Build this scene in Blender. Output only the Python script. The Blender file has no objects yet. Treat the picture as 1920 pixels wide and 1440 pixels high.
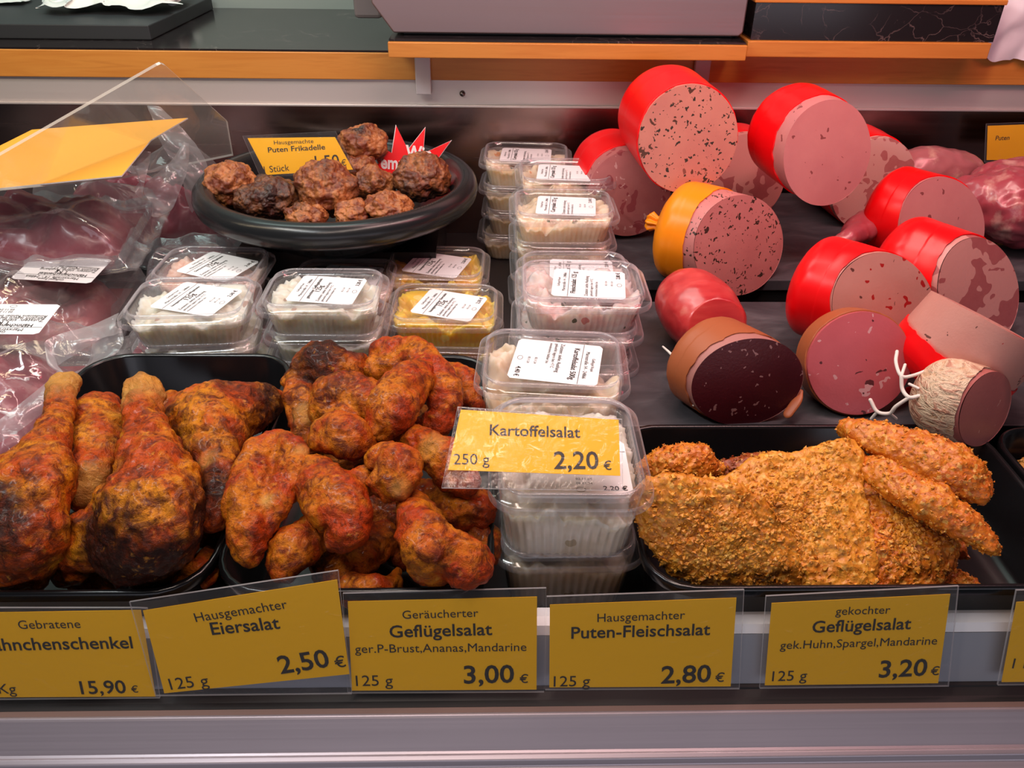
import bpy, math, random
import numpy as np
from mathutils import Vector, Matrix, noise as mnoise

scn = bpy.context.scene
COL = scn.collection
rng = np.random.default_rng(7)
random.seed(7)
PI = math.pi

# ------------------------------------------------------------------ camera
FPX, CAMH = 1507.0, 0.36
_p, _y, _r = math.radians(33), math.radians(1.65), math.radians(.87)
_f = np.array([math.sin(_y)*math.cos(_p), math.cos(_y)*math.cos(_p), -math.sin(_p)])
_r0 = np.array([math.cos(_y), -math.sin(_y), 0.0])
_u0 = np.cross(_r0, _f)
_rt = _r0*math.cos(_r) + _u0*math.sin(_r)
_up = -_r0*math.sin(_r) + _u0*math.cos(_r)
EYE = np.array([0, 0, CAMH])
cam_data = bpy.data.cameras.new('camera')
cam_data.sensor_width = 36.0
cam_data.lens = FPX*36.0/1920.0
cam_data.clip_start = .01
cam = bpy.data.objects.new('camera', cam_data)
COL.objects.link(cam)
mw = Matrix.Identity(4)
for i in range(3):
    mw[i][0] = _rt[i]; mw[i][1] = _up[i]; mw[i][2] = -_f[i]; mw[i][3] = EYE[i]
cam.matrix_world = mw
scn.camera = cam

# ------------------------------------------------------------------ world, lamps, exposure
scn.view_settings.view_transform = 'Standard'
scn.view_settings.look = 'None'
scn.view_settings.gamma = 1
scn.view_settings.use_curve_mapping = False
scn.view_settings.exposure = 0.0
scn.cycles.use_denoising = True
scn.cycles.max_bounces = 12
scn.cycles.transparent_max_bounces = 40
scn.cycles.transmission_bounces = 8
scn.cycles.sample_clamp_indirect = 4.0
scn.cycles.caustics_reflective = False
scn.cycles.caustics_refractive = False

wd = bpy.data.worlds.new('shop_air'); scn.world = wd
wd.use_nodes = True
wd.node_tree.nodes['Background'].inputs[0].default_value = (.62, .72, .85, 1)
wd.node_tree.nodes['Background'].inputs[1].default_value = .05


def area(name, loc, target, sx, sy, power, col):
    l = bpy.data.lights.new(name, 'AREA')
    l.shape = 'RECTANGLE'; l.size = sx; l.size_y = sy
    l.energy = power; l.color = col
    o = bpy.data.objects.new(name, l); COL.objects.link(o)
    o.location = loc
    d = Vector(target) - Vector(loc)
    o.rotation_euler = d.to_track_quat('-Z', 'Y').to_euler()
    return o

# pink meat lamps over the rear and right, neutral lamps over the front and left, cool shop light behind
area('meat_or_fill_lamp', (.42, .52, .78), (.38, .74, 0), .70, .05, 2.6, (1, .46, .48))
area('meat_or_fill_lamp', (-.10, .76, .74), (-.05, .88, 0), .55, .05, 1.5, (1, .62, .58))
area('case_lamp', (.10, .42, .66), (.06, .46, 0), 1.0, .05, 3.8, (1, .79, .68))
area('case_lamp', (-.42, .42, .66), (-.30, .50, 0), .45, .05, 2.8, (.92, .97, .98))
area('meat_or_fill_lamp', (.44, .66, .50), (.40, 1.0, .14), .40, .03, .55, (1, .10, .16))  # red fill added for the red glow on the rear edge and strip
area('edge_fill', (-.55, .62, .42), (-.50, 1.0, .14), .5, .03, .9, (1, .80, .52))  # warm fill added to brighten the left beech edge and steel strip
area('shop_light', (-.45, 1.05, 1.0), (-.40, 1.30, .45), .8, .4, 5.0, (.75, 1, .92))
area('shop_light', (.15, -.75, .16), (.10, .30, -.05), 1.9, .40, 3.6, (.90, .88, 1))  # room light from the customer side, set low to fill signs and rail


# ------------------------------------------------------------------ projection helpers
def ray(px, py):
    return _f + _rt*(px-960)/FPX - _up*(py-720)/FPX


def az(px, py, z):
    d = ray(px, py)
    return EYE + d*((z-CAMH)/d[2])


def ay(px, py, y):
    d = ray(px, py)
    return EYE + d*(y/d[1])


def dep(P):
    return float((np.asarray(P)-EYE) @ _f)


def pr(wpx, P):
    return wpx*dep(P)/FPX/2


# ------------------------------------------------------------------ mesh helpers
class G:
    def __init__(self):
        self.V = []; self.F = []; self.M = []; self.S = []; self.n = 0

    def add(self, V, F, mi=0, smooth=True):
        V = np.asarray(V, float)
        self.V.append(V)
        n = self.n
        self.F += [tuple(int(i)+n for i in f) for f in F]
        self.M += [mi]*len(F)
        self.S += [smooth]*len(F)
        self.n += len(V)
        return self

    def box(self, lo, hi, mi=0):
        a, b = lo, hi
        V = [(x, y, z) for z in (a[2], b[2]) for y in (a[1], b[1]) for x in (a[0], b[0])]
        F = [(0, 2, 3, 1), (4, 5, 7, 6), (0, 1, 5, 4), (2, 6, 7, 3), (0, 4, 6, 2), (1, 3, 7, 5)]
        return self.add(V, F, mi, False)

    def verts(self):
        return np.concatenate(self.V)


def mesh(name, g, mats, off=(0, 0, 0), attrs=None):
    me = bpy.data.meshes.new(name)
    V = g.verts() - np.asarray(off)
    me.from_pydata(V.tolist(), [], g.F)
    me.polygons.foreach_set('use_smooth', g.S)
    for m in (mats if isinstance(mats, (list, tuple)) else [mats]):
        me.materials.append(m)
    me.polygons.foreach_set('material_index', g.M)
    for k, v in (attrs or {}).items():
        a = me.attributes.new(k, 'FLOAT', 'POINT')
        a.data.foreach_set('value', np.asarray(v, np.float32))
    me.update()
    return me


def tag(o, label=None, cat=None, group=None, kind=None):
    if label: o['label'] = label
    if cat: o['category'] = cat
    if group: o['group'] = group
    if kind: o['kind'] = kind
    return o


def base_of(g):
    V = g.verts()
    return np.array([(V[:, 0].min()+V[:, 0].max())/2, (V[:, 1].min()+V[:, 1].max())/2, V[:, 2].min()])


def solo(name, g, mats, label=None, cat=None, group=None, kind=None, attrs=None, bevel=0):
    off = base_of(g)
    o = bpy.data.objects.new(name, mesh(name, g, mats, off, attrs))
    o.location = off
    COL.objects.link(o)
    if bevel: bev(o, bevel)
    return tag(o, label, cat, group, kind)


def bev(o, w, seg=2):
    m = o.modifiers.new('bevel', 'BEVEL'); m.width = w; m.segments = seg; m.limit_method = 'ANGLE'
    return o


def thing(name, label, cat, loc, group=None, rot=None, kind=None):
    o = bpy.data.objects.new(name, None)
    o.empty_display_size = .02
    if rot is not None:
        m = Matrix.Identity(4)
        for i in range(3):
            for j in range(3): m[i][j] = rot[i][j]
            m[i][3] = loc[i]
        o.matrix_world = m
    else:
        o.location = loc
    COL.objects.link(o)
    return tag(o, label, cat, group, kind)


def part(name, g, mats, par, world=True, attrs=None, label=None, bevel=0):
    off = np.array(par.location) if world else (0, 0, 0)
    o = bpy.data.objects.new(name, mesh(name, g, mats, off, attrs))
    o.parent = par
    COL.objects.link(o)
    if label: o['label'] = label
    if bevel: bev(o, bevel)
    return o


def structure(name, g, mats, label=None, bevel=0):
    return solo(name, g, mats, label, None, None, 'structure', None, bevel)


def loft(rings, close=True, cap0=False, cap1=False):
    n = len(rings[0])
    V = np.concatenate([np.asarray(r, float) for r in rings])
    F = []
    k = len(rings)
    for i in range(k-1):
        for j in range(n if close else n-1):
            a = i*n+j; b = i*n+(j+1) % n
            F.append((a, b, b+n, a+n))
    if cap0: F.append(tuple(range(n))[::-1])
    if cap1: F.append(tuple(range((k-1)*n, k*n)))
    return V, F


def rrect(w, d, r, N=96):
    """N points evenly round a rounded rectangle, starting at the middle of the front side."""
    r = min(r, w/2-1e-5, d/2-1e-5)
    pts = []
    for cx, cy, a0 in ((w/2-r, -d/2+r, -90), (w/2-r, d/2-r, 0), (-w/2+r, d/2-r, 90), (-w/2+r, -d/2+r, 180)):
        for k in range(13):
            a = math.radians(a0+90*k/12)
            pts.append((cx+r*math.cos(a), cy+r*math.sin(a)))
    pts = [(0, -d/2)]+pts+[(0, -d/2)]
    P = np.array(pts)
    L = np.concatenate([[0], np.cumsum(np.linalg.norm(np.diff(P, axis=0), axis=1))])
    t = np.linspace(0, L[-1], N, endpoint=False)
    return np.stack([np.interp(t, L, P[:, 0]), np.interp(t, L, P[:, 1])], 1)


def ring(w, d, r, z, N=96):
    p = rrect(w, d, r, N)
    return np.column_stack([p, np.full(N, z)])


def catmull(P, k=8):
    P = np.asarray(P, float)
    Q = np.vstack([2*P[0]-P[1], P, 2*P[-1]-P[-2]])
    out = []
    for i in range(1, len(Q)-2):
        p0, p1, p2, p3 = Q[i-1], Q[i], Q[i+1], Q[i+2]
        for t in np.linspace(0, 1, k, endpoint=False):
            out.append(.5*((2*p1)+(-p0+p2)*t+(2*p0-5*p1+4*p2-p3)*t*t+(-p0+3*p1-3*p2+p3)*t**3))
    out.append(P[-1])
    return np.array(out)


def tube(P, n=20, k=8, flat=1.0, upv=(0, 0, 1), caps=True):
    """P: rows x,y,z,r. flat scales the radius along upv."""
    C = catmull(P, k) if k > 1 else np.asarray(P, float)
    X = C[:, :3]; R = np.maximum(C[:, 3], 1e-4)
    if caps:
        d0 = X[0]-X[1]; d0 /= np.linalg.norm(d0)+1e-9
        d1 = X[-1]-X[-2]; d1 /= np.linalg.norm(d1)+1e-9
        h = [(.35, .94), (.65, .76), (.87, .49), (.98, .18)]
        X = np.vstack([[X[0]+d0*R[0]*a for a, b in h[::-1]], X, [X[-1]+d1*R[-1]*a for a, b in h]])
        R = np.concatenate([[R[0]*b for a, b in h[::-1]], R, [R[-1]*b for a, b in h]])
    T = np.gradient(X, axis=0); T /= np.linalg.norm(T, axis=1)[:, None]+1e-9
    u = np.asarray(upv, float)
    rings = []
    prev = None
    for i in range(len(X)):
        a = u - T[i]*(u@T[i]) if prev is None else prev - T[i]*(prev@T[i])
        if np.linalg.norm(a) < 1e-4: a = np.array([1., 0, 0]) - T[i]*T[i][0]
        a /= np.linalg.norm(a); prev = a
        b = np.cross(T[i], a)
        th = np.linspace(0, 2*PI, n, endpoint=False)
        rings.append(X[i] + R[i]*(np.outer(np.cos(th), a)*flat + np.outer(np.sin(th), b)))
    return loft(rings, True, caps, caps)


def fuse(parts, voxel=.0016, smooth=6):
    """Union several closed shapes into one continuous skin."""
    g = G()
    for V, F in parts: g.add(V, F)
    me = mesh('tmp', g, [])
    o = bpy.data.objects.new('tmp', me); COL.objects.link(o)
    m = o.modifiers.new('r', 'REMESH'); m.mode = 'VOXEL'; m.voxel_size = voxel
    if smooth:
        s = o.modifiers.new('s', 'SMOOTH'); s.factor = .6; s.iterations = smooth
    dg = bpy.context.evaluated_depsgraph_get()
    e = bpy.data.meshes.new_from_object(o.evaluated_get(dg))
    n = len(e.vertices)
    V = np.empty(n*3); e.vertices.foreach_get('co', V)
    N = np.empty(n*3); e.vertices.foreach_get('normal', N)
    F = [tuple(p.vertices) for p in e.polygons]
    bpy.data.objects.remove(o); bpy.data.meshes.remove(me); bpy.data.meshes.remove(e)
    return V.reshape(-1, 3), N.reshape(-1, 3), F


def fbm(V, scale, oct=3, seed=0.0, rough=.5):
    o = np.array([seed*3.17, seed*1.73, seed*2.31])
    return np.array([mnoise.fractal(Vector(v), 1-rough+.3, 2.1, oct) for v in (V*scale+o)])


def ridged(V, scale, seed=0.0):
    o = np.array([seed*3.17, seed*1.73, seed*2.31])
    return np.array([1-abs(mnoise.noise(Vector(v)))*2 for v in (V*scale+o)])


# ------------------------------------------------------------------ materials
class N:
    """tiny node graph writer"""
    def __init__(self, name):
        self.m = bpy.data.materials.new(name); self.m.use_nodes = True
        self.t = self.m.node_tree; self.t.nodes.clear()
        self.out = self.t.nodes.new('ShaderNodeOutputMaterial')
        self._tc = None

    def node(self, typ, **kw):
        n = self.t.nodes.new('ShaderNode'+typ)
        for k, v in kw.items():
            if k.startswith('i_'):
                key = k[2:].replace('_', ' ')
                self.set(n.inputs[key], v)
            else:
                setattr(n, k, v)
        return n

    def set(self, sock, v):
        if hasattr(v, 'is_output') or isinstance(v, bpy.types.NodeSocket):
            self.t.links.new(v, sock)
        else:
            sock.default_value = v

    def co(self):
        if self._tc is None: self._tc = self.node('TexCoord')
        return self._tc.outputs['Object']

    def scaled(self, s):
        m = self.node('Mapping'); self.set(m.inputs['Vector'], self.co()); m.inputs['Scale'].default_value = s
        return m.outputs[0]

    def noise(self, scale, detail=4, rough=.55, vec=None, dist=0):
        n = self.node('TexNoise'); self.set(n.inputs['Vector'], vec if vec else self.co())
        n.inputs['Scale'].default_value = scale; n.inputs['Detail'].default_value = detail
        n.inputs['Roughness'].default_value = rough; n.inputs['Distortion'].default_value = dist
        return n.outputs['Fac']

    def voro(self, scale, feature='F1', vec=None, rand=1):
        n = self.node('TexVoronoi'); n.feature = feature
        self.set(n.inputs['Vector'], vec if vec else self.co()); n.inputs['Scale'].default_value = scale
        n.inputs['Randomness'].default_value = rand
        return n

    def ramp(self, fac, stops):
        n = self.node('ValToRGB'); self.set(n.inputs[0], fac)
        e = n.color_ramp.elements
        while len(e) < len(stops): e.new(.5)
        for el, (p, c) in zip(e, stops):
            el.position = p
            el.color = (c, c, c, 1) if isinstance(c, (int, float)) else (*c, 1)
        return n.outputs[0]

    def math(self, op, a, b=0.0):
        n = self.node('Math', operation=op); self.set(n.inputs[0], a); self.set(n.inputs[1], b)
        return n.outputs[0]

    def mix(self, fac, a, b, blend='MIX'):
        n = self.node('MixRGB', blend_type=blend); self.set(n.inputs[0], fac)
        for s, v in ((n.inputs[1], a), (n.inputs[2], b)):
            self.set(s, (*v, 1) if isinstance(v, tuple) and len(v) == 3 else v)
        return n.outputs[0]

    def attr(self, name):
        n = self.node('Attribute'); n.attribute_name = name
        return n.outputs['Fac']

    def bump(self, h, strength=.3, dist=.001, nrm=None):
        n = self.node('Bump'); self.set(n.inputs['Height'], h)
        n.inputs['Strength'].default_value = strength; n.inputs['Distance'].default_value = dist
        if nrm: self.set(n.inputs['Normal'], nrm)
        return n.outputs[0]

    def bsdf(self, base, rough=.5, metal=0, spec=.5, coat=0, coat_rough=.1, nrm=None, sss=0, sss_r=(.01, .004, .002), trans=0):
        p = self.node('BsdfPrincipled')
        self.set(p.inputs['Base Color'], (*base, 1) if isinstance(base, tuple) and len(base) == 3 else base)
        self.set(p.inputs['Roughness'], rough)
        p.inputs['Metallic'].default_value = metal
        p.inputs['Specular IOR Level'].default_value = spec
        p.inputs['Coat Weight'].default_value = coat; p.inputs['Coat Roughness'].default_value = coat_rough
        if sss:
            p.inputs['Subsurface Weight'].default_value = sss
            p.inputs['Subsurface Radius'].default_value = sss_r
            p.inputs['Subsurface Scale'].default_value = 1.0
        if nrm: self.set(p.inputs['Normal'], nrm)
        return p.outputs[0]

    def done(self, s):
        self.t.links.new(s, self.out.inputs[0])
        return self.m


_cache = {}


def plain(name, base, rough=.5, metal=0, spec=.5, coat=0, sss=0):
    if name not in _cache:
        n = N(name); _cache[name] = n.done(n.bsdf(base, rough, metal, spec, coat, sss=sss))
    return _cache[name]


def clear(name, haze=.06, tint=(.97, .97, .98), rough=.06, edge=.75, bump=0, bscale=60, hazecol=(.9, .9, .92), base=.05, rim=.35):
    """thin clear plastic: see-through, mirror-like towards grazing angles, a trace of milky scatter"""
    n = N(name)
    nrm = None
    if bump: nrm = n.bump(n.noise(bscale, 3, .6, dist=1.5), bump, .004)
    tr = n.node('BsdfTransparent'); tr.inputs[0].default_value = (*tint, 1)
    df = n.node('BsdfDiffuse'); df.inputs[0].default_value = (*hazecol, 1)
    tl = n.node('BsdfTranslucent'); tl.inputs[0].default_value = (*hazecol, 1)
    hz = n.node('MixShader'); hz.inputs[0].default_value = .5
    n.set(hz.inputs[1], df.outputs[0]); n.set(hz.inputs[2], tl.outputs[0])
    lw = n.node('LayerWeight'); lw.inputs[0].default_value = .5
    if nrm: n.set(lw.inputs['Normal'], nrm); n.set(df.inputs['Normal'], nrm)
    f3 = n.math('POWER', lw.outputs['Facing'], 3.0)
    hf = n.math('ADD', n.math('MULTIPLY', f3, rim), haze)  # haze added at grazing angles lightens edges that reflect only dark
    m1 = n.node('MixShader'); n.set(m1.inputs[0], hf); n.set(m1.inputs[1], tr.outputs[0]); n.set(m1.inputs[2], hz.outputs[0])
    gl = n.node('BsdfGlossy'); gl.inputs['Roughness'].default_value = rough; gl.inputs[0].default_value = (1, 1, 1, 1)
    if nrm: n.set(gl.inputs['Normal'], nrm)
    gf = n.math('ADD', n.math('MULTIPLY', n.math('POWER', lw.outputs['Facing'], 3.5), edge), base)
    m2 = n.node('MixShader'); n.set(m2.inputs[0], gf); n.set(m2.inputs[1], m1.outputs[0]); n.set(m2.inputs[2], gl.outputs[0])
    return n.done(m2.outputs[0])


CLEAR = clear('clear_tub_plastic', .03, edge=.45, rough=.12, rim=.50)
CLEARRIM = clear('clear_lid_rim', .20, edge=.5, rough=.15, rim=.45, hazecol=(.88, .85, .92))
FILM = clear('vacuum_film', .09, rough=.09, edge=.45, bump=.30, bscale=24, base=.06)
FLAP = clear('clouded_film', .30, rough=.15, edge=.5, bump=.3, bscale=60, base=.06)
SLEEVE = clear('sign_sleeve', .03, rough=.10, edge=.3, base=.015, bump=.25, bscale=90)
ACRYL = clear('acrylic', .05, rough=.04, edge=.5, base=.05, hazecol=(.8, .76, .7))
ACRYLEDGE = clear('acrylic_edge', .55, rough=.2, edge=.5, base=.08, hazecol=(.8, .76, .7))
BLACK = plain('black_tray_plastic', (.006, .006, .007), .22, spec=.5)
BOWLM = plain('anthracite_bowl_plastic', (.012, .0135, .015), .25, spec=.4)
WHITEP = plain('white_label_paper', (.82, .82, .84), .6)
YELLOW = plain('yellow_card', (.90, .46, .004), .5, spec=.3)
INK = plain('black_ink', (.02, .015, .012), .6)
RED = plain('red_casing', (.86, .003, .006), .30, spec=.35)
ORANGE = plain('orange_casing', (.90, .26, .005), .32, spec=.35)
STARRED = plain('red_card', (.85, .008, .012), .4)
STRING = plain('white_string', (.80, .74, .68), .8)


def wood():
    n = N('beech_edge')
    f = n.noise(14, 5, .6, n.scaled((.5, 6, 7)), .6)
    c = n.ramp(f, [(.3, (.52, .19, .030)), (.55, (.60, .25, .045)), (.75, (.46, .16, .025))])
    return n.done(n.bsdf(c, .38, spec=.4))


def marble():
    n = N('black_marble_laminate')
    d = n.noise(9, 6, .6, dist=1.2)
    v = n.voro(30, 'DISTANCE_TO_EDGE', n.mix(.10, n.co(), n.node('TexNoise', i_Scale=14.0, i_Detail=5.0, i_Vector=n.co()).outputs['Color']))
    vein = n.ramp(v.outputs['Distance'], [(0, .9), (.008, .35), (.022, 0)])
    msk = n.ramp(n.noise(19, 4), [(.46, 0), (.70, .9)])
    f = n.math('MULTIPLY', vein, msk)
    f = n.math('MAXIMUM', f, n.math('MULTIPLY', n.ramp(n.noise(70, 5, .65, dist=2.0), [(.66, 0), (.74, 1)]), .35))
    c = n.mix(f, (.014, .011, .012), (.26, .20, .19))
    return n.done(n.bsdf(c, .16, spec=.55))


def brushed(name, col, rough, metal=1.0, axis=(1, 220, 220), amt=.12):
    n = N(name)
    f = n.noise(3, 3, .6, n.scaled(axis))
    rr = n.ramp(f, [(.3, rough-amt*.5), (.7, rough+amt*.5)])
    return n.done(n.bsdf(col, rr, metal))


def slate():
    n = N('grey_slate')
    f = n.noise(14, 7, .62, n.scaled((1, 2.2, 1)), 1.0)
    c = n.ramp(f, [(.3, (.030, .030, .036)), (.55, (.060, .058, .066)), (.8, (.12, .115, .125))])
    b = n.bump(f, .5, .002)
    return n.done(n.bsdf(c, .42, spec=.4, nrm=b))


WOOD = wood(); MARBLE = marble(); SLATE = slate()
STEEL = brushed('brushed_steel', (.66, .60, .57), .42, .45)
SCALESTEEL = brushed('scale_steel', (.31, .225, .22), .36, .8)
RAILM = brushed('rail_aluminium', (.40, .36, .40), .42, .6)
RAILW = plain('lit_white_lip', (.85, .83, .84), .35)  # base set white so the lip looks lit beside the panel
BACKM = brushed('dark_back_steel', (.30, .20, .18), .24, 1.0, (1, 60, 60), .08)
GASKET = plain('gasket_rubber', (.018, .016, .016), .5)
GRIME = plain('grimy_sealant', (.20, .13, .11), .8)
DECKM = plain('deck_steel', (.10, .09, .095), .35, .8)


def skin(name, c_y, c_o, c_d, dark=.5):
    """roast chicken skin: yellow-orange, red-brown spice, charred patches; pale where the bone shows"""
    n = N(name)
    big = n.noise(32, 5, .62, dist=.4)
    mid = n.noise(95, 5, .7, dist=.6)
    fine = n.noise(300, 5, .75)
    c = n.mix(n.ramp(big, [(.40, 0), (.56, 1)]), c_y, c_o)
    c = n.mix(n.ramp(mid, [(.46, 0), (.64, .9)]), c, c_d)
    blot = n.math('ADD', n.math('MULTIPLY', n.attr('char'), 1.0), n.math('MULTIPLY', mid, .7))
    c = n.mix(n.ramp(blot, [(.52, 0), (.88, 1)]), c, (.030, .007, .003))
    c = n.mix(n.ramp(fine, [(.50, 0), (.66, .85)]), c, (.10, .014, .003))
    c = n.mix(n.ramp(n.noise(170, 3, .6), [(.62, 0), (.74, .6)]), c, (.66, .26, .03))
    c = n.mix(n.ramp(n.attr('pale'), [(.1, 0), (.9, .8)]), c, (.52, .27, .06))
    h = n.math('ADD', n.math('MULTIPLY', mid, 1.0), n.math('MULTIPLY', fine, .45))
    b = n.bump(h, .9, .003)
    return n.done(n.bsdf(c, n.ramp(mid, [(.3, .34), (.7, .55)]), spec=.20, coat=.10, coat_rough=.16, nrm=b))


SKIN = skin('roast_leg_skin', (.58, .20, .006), (.44, .058, .003), (.11, .014, .003))
WINGSKIN = skin('roast_wing_skin', (.54, .16, .005), (.40, .040, .002), (.11, .012, .003))


def patty():
    n = N('fried_mince')
    a = n.noise(55, 5, .65, dist=.5); f = n.noise(230, 5, .7)
    c = n.mix(n.ramp(a, [(.42, 0), (.58, 1)]), (.46, .16, .045), (.17, .032, .008))
    c = n.mix(n.ramp(n.math('ADD', n.attr('char'), n.math('MULTIPLY', f, .6)), [(.52, 0), (.85, 1)]), c, (.022, .008, .006))
    c = n.mix(n.ramp(f, [(.52, 0), (.75, .7)]), c, (.07, .018, .010))
    h = n.math('ADD', a, n.math('MULTIPLY', f, .6))
    return n.done(n.bsdf(c, .42, nrm=n.bump(h, .8, .003), coat=.12, coat_rough=.25))


def crumb(name, hi, lo, dk):
    n = N(name)
    a = n.noise(40, 4, .6); f = n.voro(420).outputs['Color']
    sep = n.node('SeparateColor'); n.set(sep.inputs[0], f)
    c = n.mix(n.ramp(a, [(.35, 0), (.65, 1)]), hi, lo)
    c = n.mix(n.ramp(sep.outputs[0], [(.0, .0), (1, .75)]), c, dk)
    c = n.mix(n.ramp(sep.outputs[1], [(.82, 0), (1, .6)]), c, (.85, .52, .12))
    b = n.bump(n.math('ADD', n.noise(260, 4, .7), n.voro(330).outputs['Distance']), .5, .0015)
    return n.done(n.bsdf(c, .45, nrm=b, coat=.12, coat_rough=.2))


PATTY = patty()
CRUMB = crumb('golden_crumb', (.74, .31, .022), (.60, .20, .010), (.44, .12, .008))
CRUMBR = crumb('orange_crumb', (.74, .27, .014), (.60, .15, .008), (.42, .08, .006))
FLAKE = crumb('crumb_flakes', (.86, .44, .055), (.72, .28, .02), (.46, .13, .01))
FLAKER = crumb('orange_crumb_flakes', (.86, .38, .03), (.70, .22, .012), (.40, .09, .006))
CRUMBL = crumb('lit_golden_crumb', (.80, .38, .040), (.68, .27, .018), (.52, .16, .012))  # paler copy of the golden crumb: middle cutlet's stronger light put in colour
CRUMBD = crumb('dark_crumb', (.40, .10, .012), (.30, .05, .010), (.18, .025, .008))
CRUMBP = crumb('pale_crumb', (.72, .42, .11), (.66, .33, .07), (.52, .22, .04))


def speck_face(name, base, base2, spots, rough=.42, bscale=22):
    """sausage cut face; spots: (scale, radius, share, colour, stretch)"""
    n = N(name)
    c = n.mix(n.ramp(n.noise(bscale, 4), [(.35, 0), (.65, 1)]), base, base2)
    fine = n.noise(900, 2)
    c = n.mix(n.math('MULTIPLY', fine, .25), c, base2)
    for sc, rad, share, colr, st in spots:
        vec = n.mix(.05/ max(1, sc/60), n.scaled(st), n.node('TexNoise', i_Scale=sc*.7, i_Vector=n.co()).outputs['Color'])
        v = n.voro(sc, 'F1', vec)
        sep = n.node('SeparateColor'); n.set(sep.inputs[0], v.outputs['Color'])
        on = n.math('LESS_THAN', sep.outputs[0], share)
        var = n.math('MULTIPLY', n.math('ADD', sep.outputs[1], .35), rad)
        inside = n.math('LESS_THAN', v.outputs['Distance'], var)
        c = n.mix(n.math('MULTIPLY', on, inside), c, colr)
    b = n.bump(n.noise(500, 3), .2, .0008)
    return n.done(n.bsdf(c, rough, spec=.4, nrm=b, sss=.06))


def chunk_face(name, matrix, chunk, chunk2, scale, edge=.05, rough=.4):
    n = N(name)
    w = n.mix(.12, n.co(), n.node('TexNoise', i_Scale=30.0, i_Vector=n.co()).outputs['Color'])
    v = n.voro(scale, 'DISTANCE_TO_EDGE', w)
    v1 = n.voro(scale, 'F1', w)
    sep = n.node('SeparateColor'); n.set(sep.inputs[0], v1.outputs['Color'])
    wid = n.math('ADD', n.math('MULTIPLY', sep.outputs[1], .18), edge)
    inn = n.math('GREATER_THAN', v.outputs['Distance'], wid)
    ch = n.mix(n.noise(130, 4), chunk, chunk2)
    f = n.math('MULTIPLY', inn, n.math('GREATER_THAN', sep.outputs[0], .22))
    c = n.mix(f, matrix, ch)
    return n.done(n.bsdf(c, rough, spec=.45, sss=.06, nrm=n.bump(n.noise(400, 3), .2, .0008)))


DK = (.06, .018, .014)
LYON = speck_face('lyoner_meat', (.56, .22, .21), (.50, .18, .18), [(120, .20, .30, (.24, .06, .06), (1, 1, 1)), (34, .13, .16, (.14, .03, .03), (1, 1, 1))])
OLIVE = speck_face('herb_sausage_meat', (.57, .24, .18), (.50, .19, .15), [(240, .34, .50, (.035, .026, .016), (1, .55, 1)), (130, .24, .35, (.09, .035, .02), (.6, 1, 1)), (40, .11, .10, (.22, .07, .05), (1, 1, 1))])
PEPPER = speck_face('pepper_sausage_meat', (.57, .23, .21), (.50, .18, .17), [(200, .32, .5, (.05, .03, .022), (1, .55, 1)), (210, .27, .4, (.14, .05, .04), (1, 1, 1))])
PAPRIKA = speck_face('paprika_sausage_meat', (.60, .29, .24), (.55, .24, .20), [(70, .24, .26, (.42, .015, .015), (1, 1, 1)), (120, .22, .28, (.14, .05, .04), (1, 1, 1))])
FINEHAM = speck_face('coarse_ham_sausage_meat', (.50, .18, .17), (.42, .13, .13), [(70, .42, .55, (.32, .06, .07), (1, 1, 1)), (150, .3, .25, (.62, .34, .32), (1, 1, 1))])
BIER = chunk_face('ham_chunk_meat', (.58, .27, .24), (.34, .085, .09), (.40, .12, .115), 24, .02)
BIER2 = chunk_face('marbled_ham_meat', (.64, .37, .32), (.40, .11, .11), (.50, .20, .18), 34, .05)
HAMBIG = chunk_face('whole_ham_meat', (.55, .26, .25), (.40, .13, .13), (.46, .17, .17), 13, .012)
SALAMI = speck_face('dark_salami_meat', (.085, .008, .014), (.062, .006, .011), [(190, .24, .34, (.34, .17, .17), (1, .5, 1))], .36)
SALAMIRIM = plain('pale_salami_rind', (.40, .17, .15), .5)
PINKSAL = speck_face('pink_salami_meat', (.54, .11, .13), (.46, .085, .10), [(130, .24, .25, (.62, .32, .33), (1, 1, 1)), (110, .20, .2, (.10, .016, .02), (1, .6, 1))], .4)
BROWNC = plain('smoked_brown_casing', (.36, .10, .035), .42, spec=.4)
GARLIC = speck_face('pink_cooked_sausage_meat', (.46, .15, .13), (.40, .12, .11), [(150, .2, .15, (.6, .3, .25), (1, 1, 1))])
def netc():
    n = N('pale_net_casing')
    w = n.noise(60, 3, .6, n.scaled((1, 1, 2.5)), 1.5)
    v = n.voro(1500).outputs['Distance']
    c = n.ramp(w, [(.35, (.62, .40, .24)), (.5, (.76, .60, .42)), (.62, (.52, .26, .17))])
    return n.done(n.bsdf(c, .5, nrm=n.bump(n.math('ADD', n.math('MULTIPLY', w, 3.0), n.math('MULTIPLY', v, .2)), .8, .002)))


NETC = netc()


def lachs():
    n = N('smoked_loin')
    f = n.noise(30, 4, .55, n.scaled((.6, 3, 3)))
    c = n.ramp(f, [(.3, (.42, .016, .022)), (.6, (.55, .045, .045)), (.8, (.60, .15, .12))])
    return n.done(n.bsdf(c, .28, coat=.3, coat_rough=.15, sss=.1))


def rawmeat(name, a, b, fat):
    n = N(name)
    f = n.noise(18, 5, .6, dist=.8); k = n.noise(42, 4, .6)
    c = n.mix(f, a, b)
    c = n.mix(n.ramp(k, [(.55, 0), (.72, .8)]), c, fat)
    return n.done(n.bsdf(c, .3, coat=.2, sss=.08))


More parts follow.
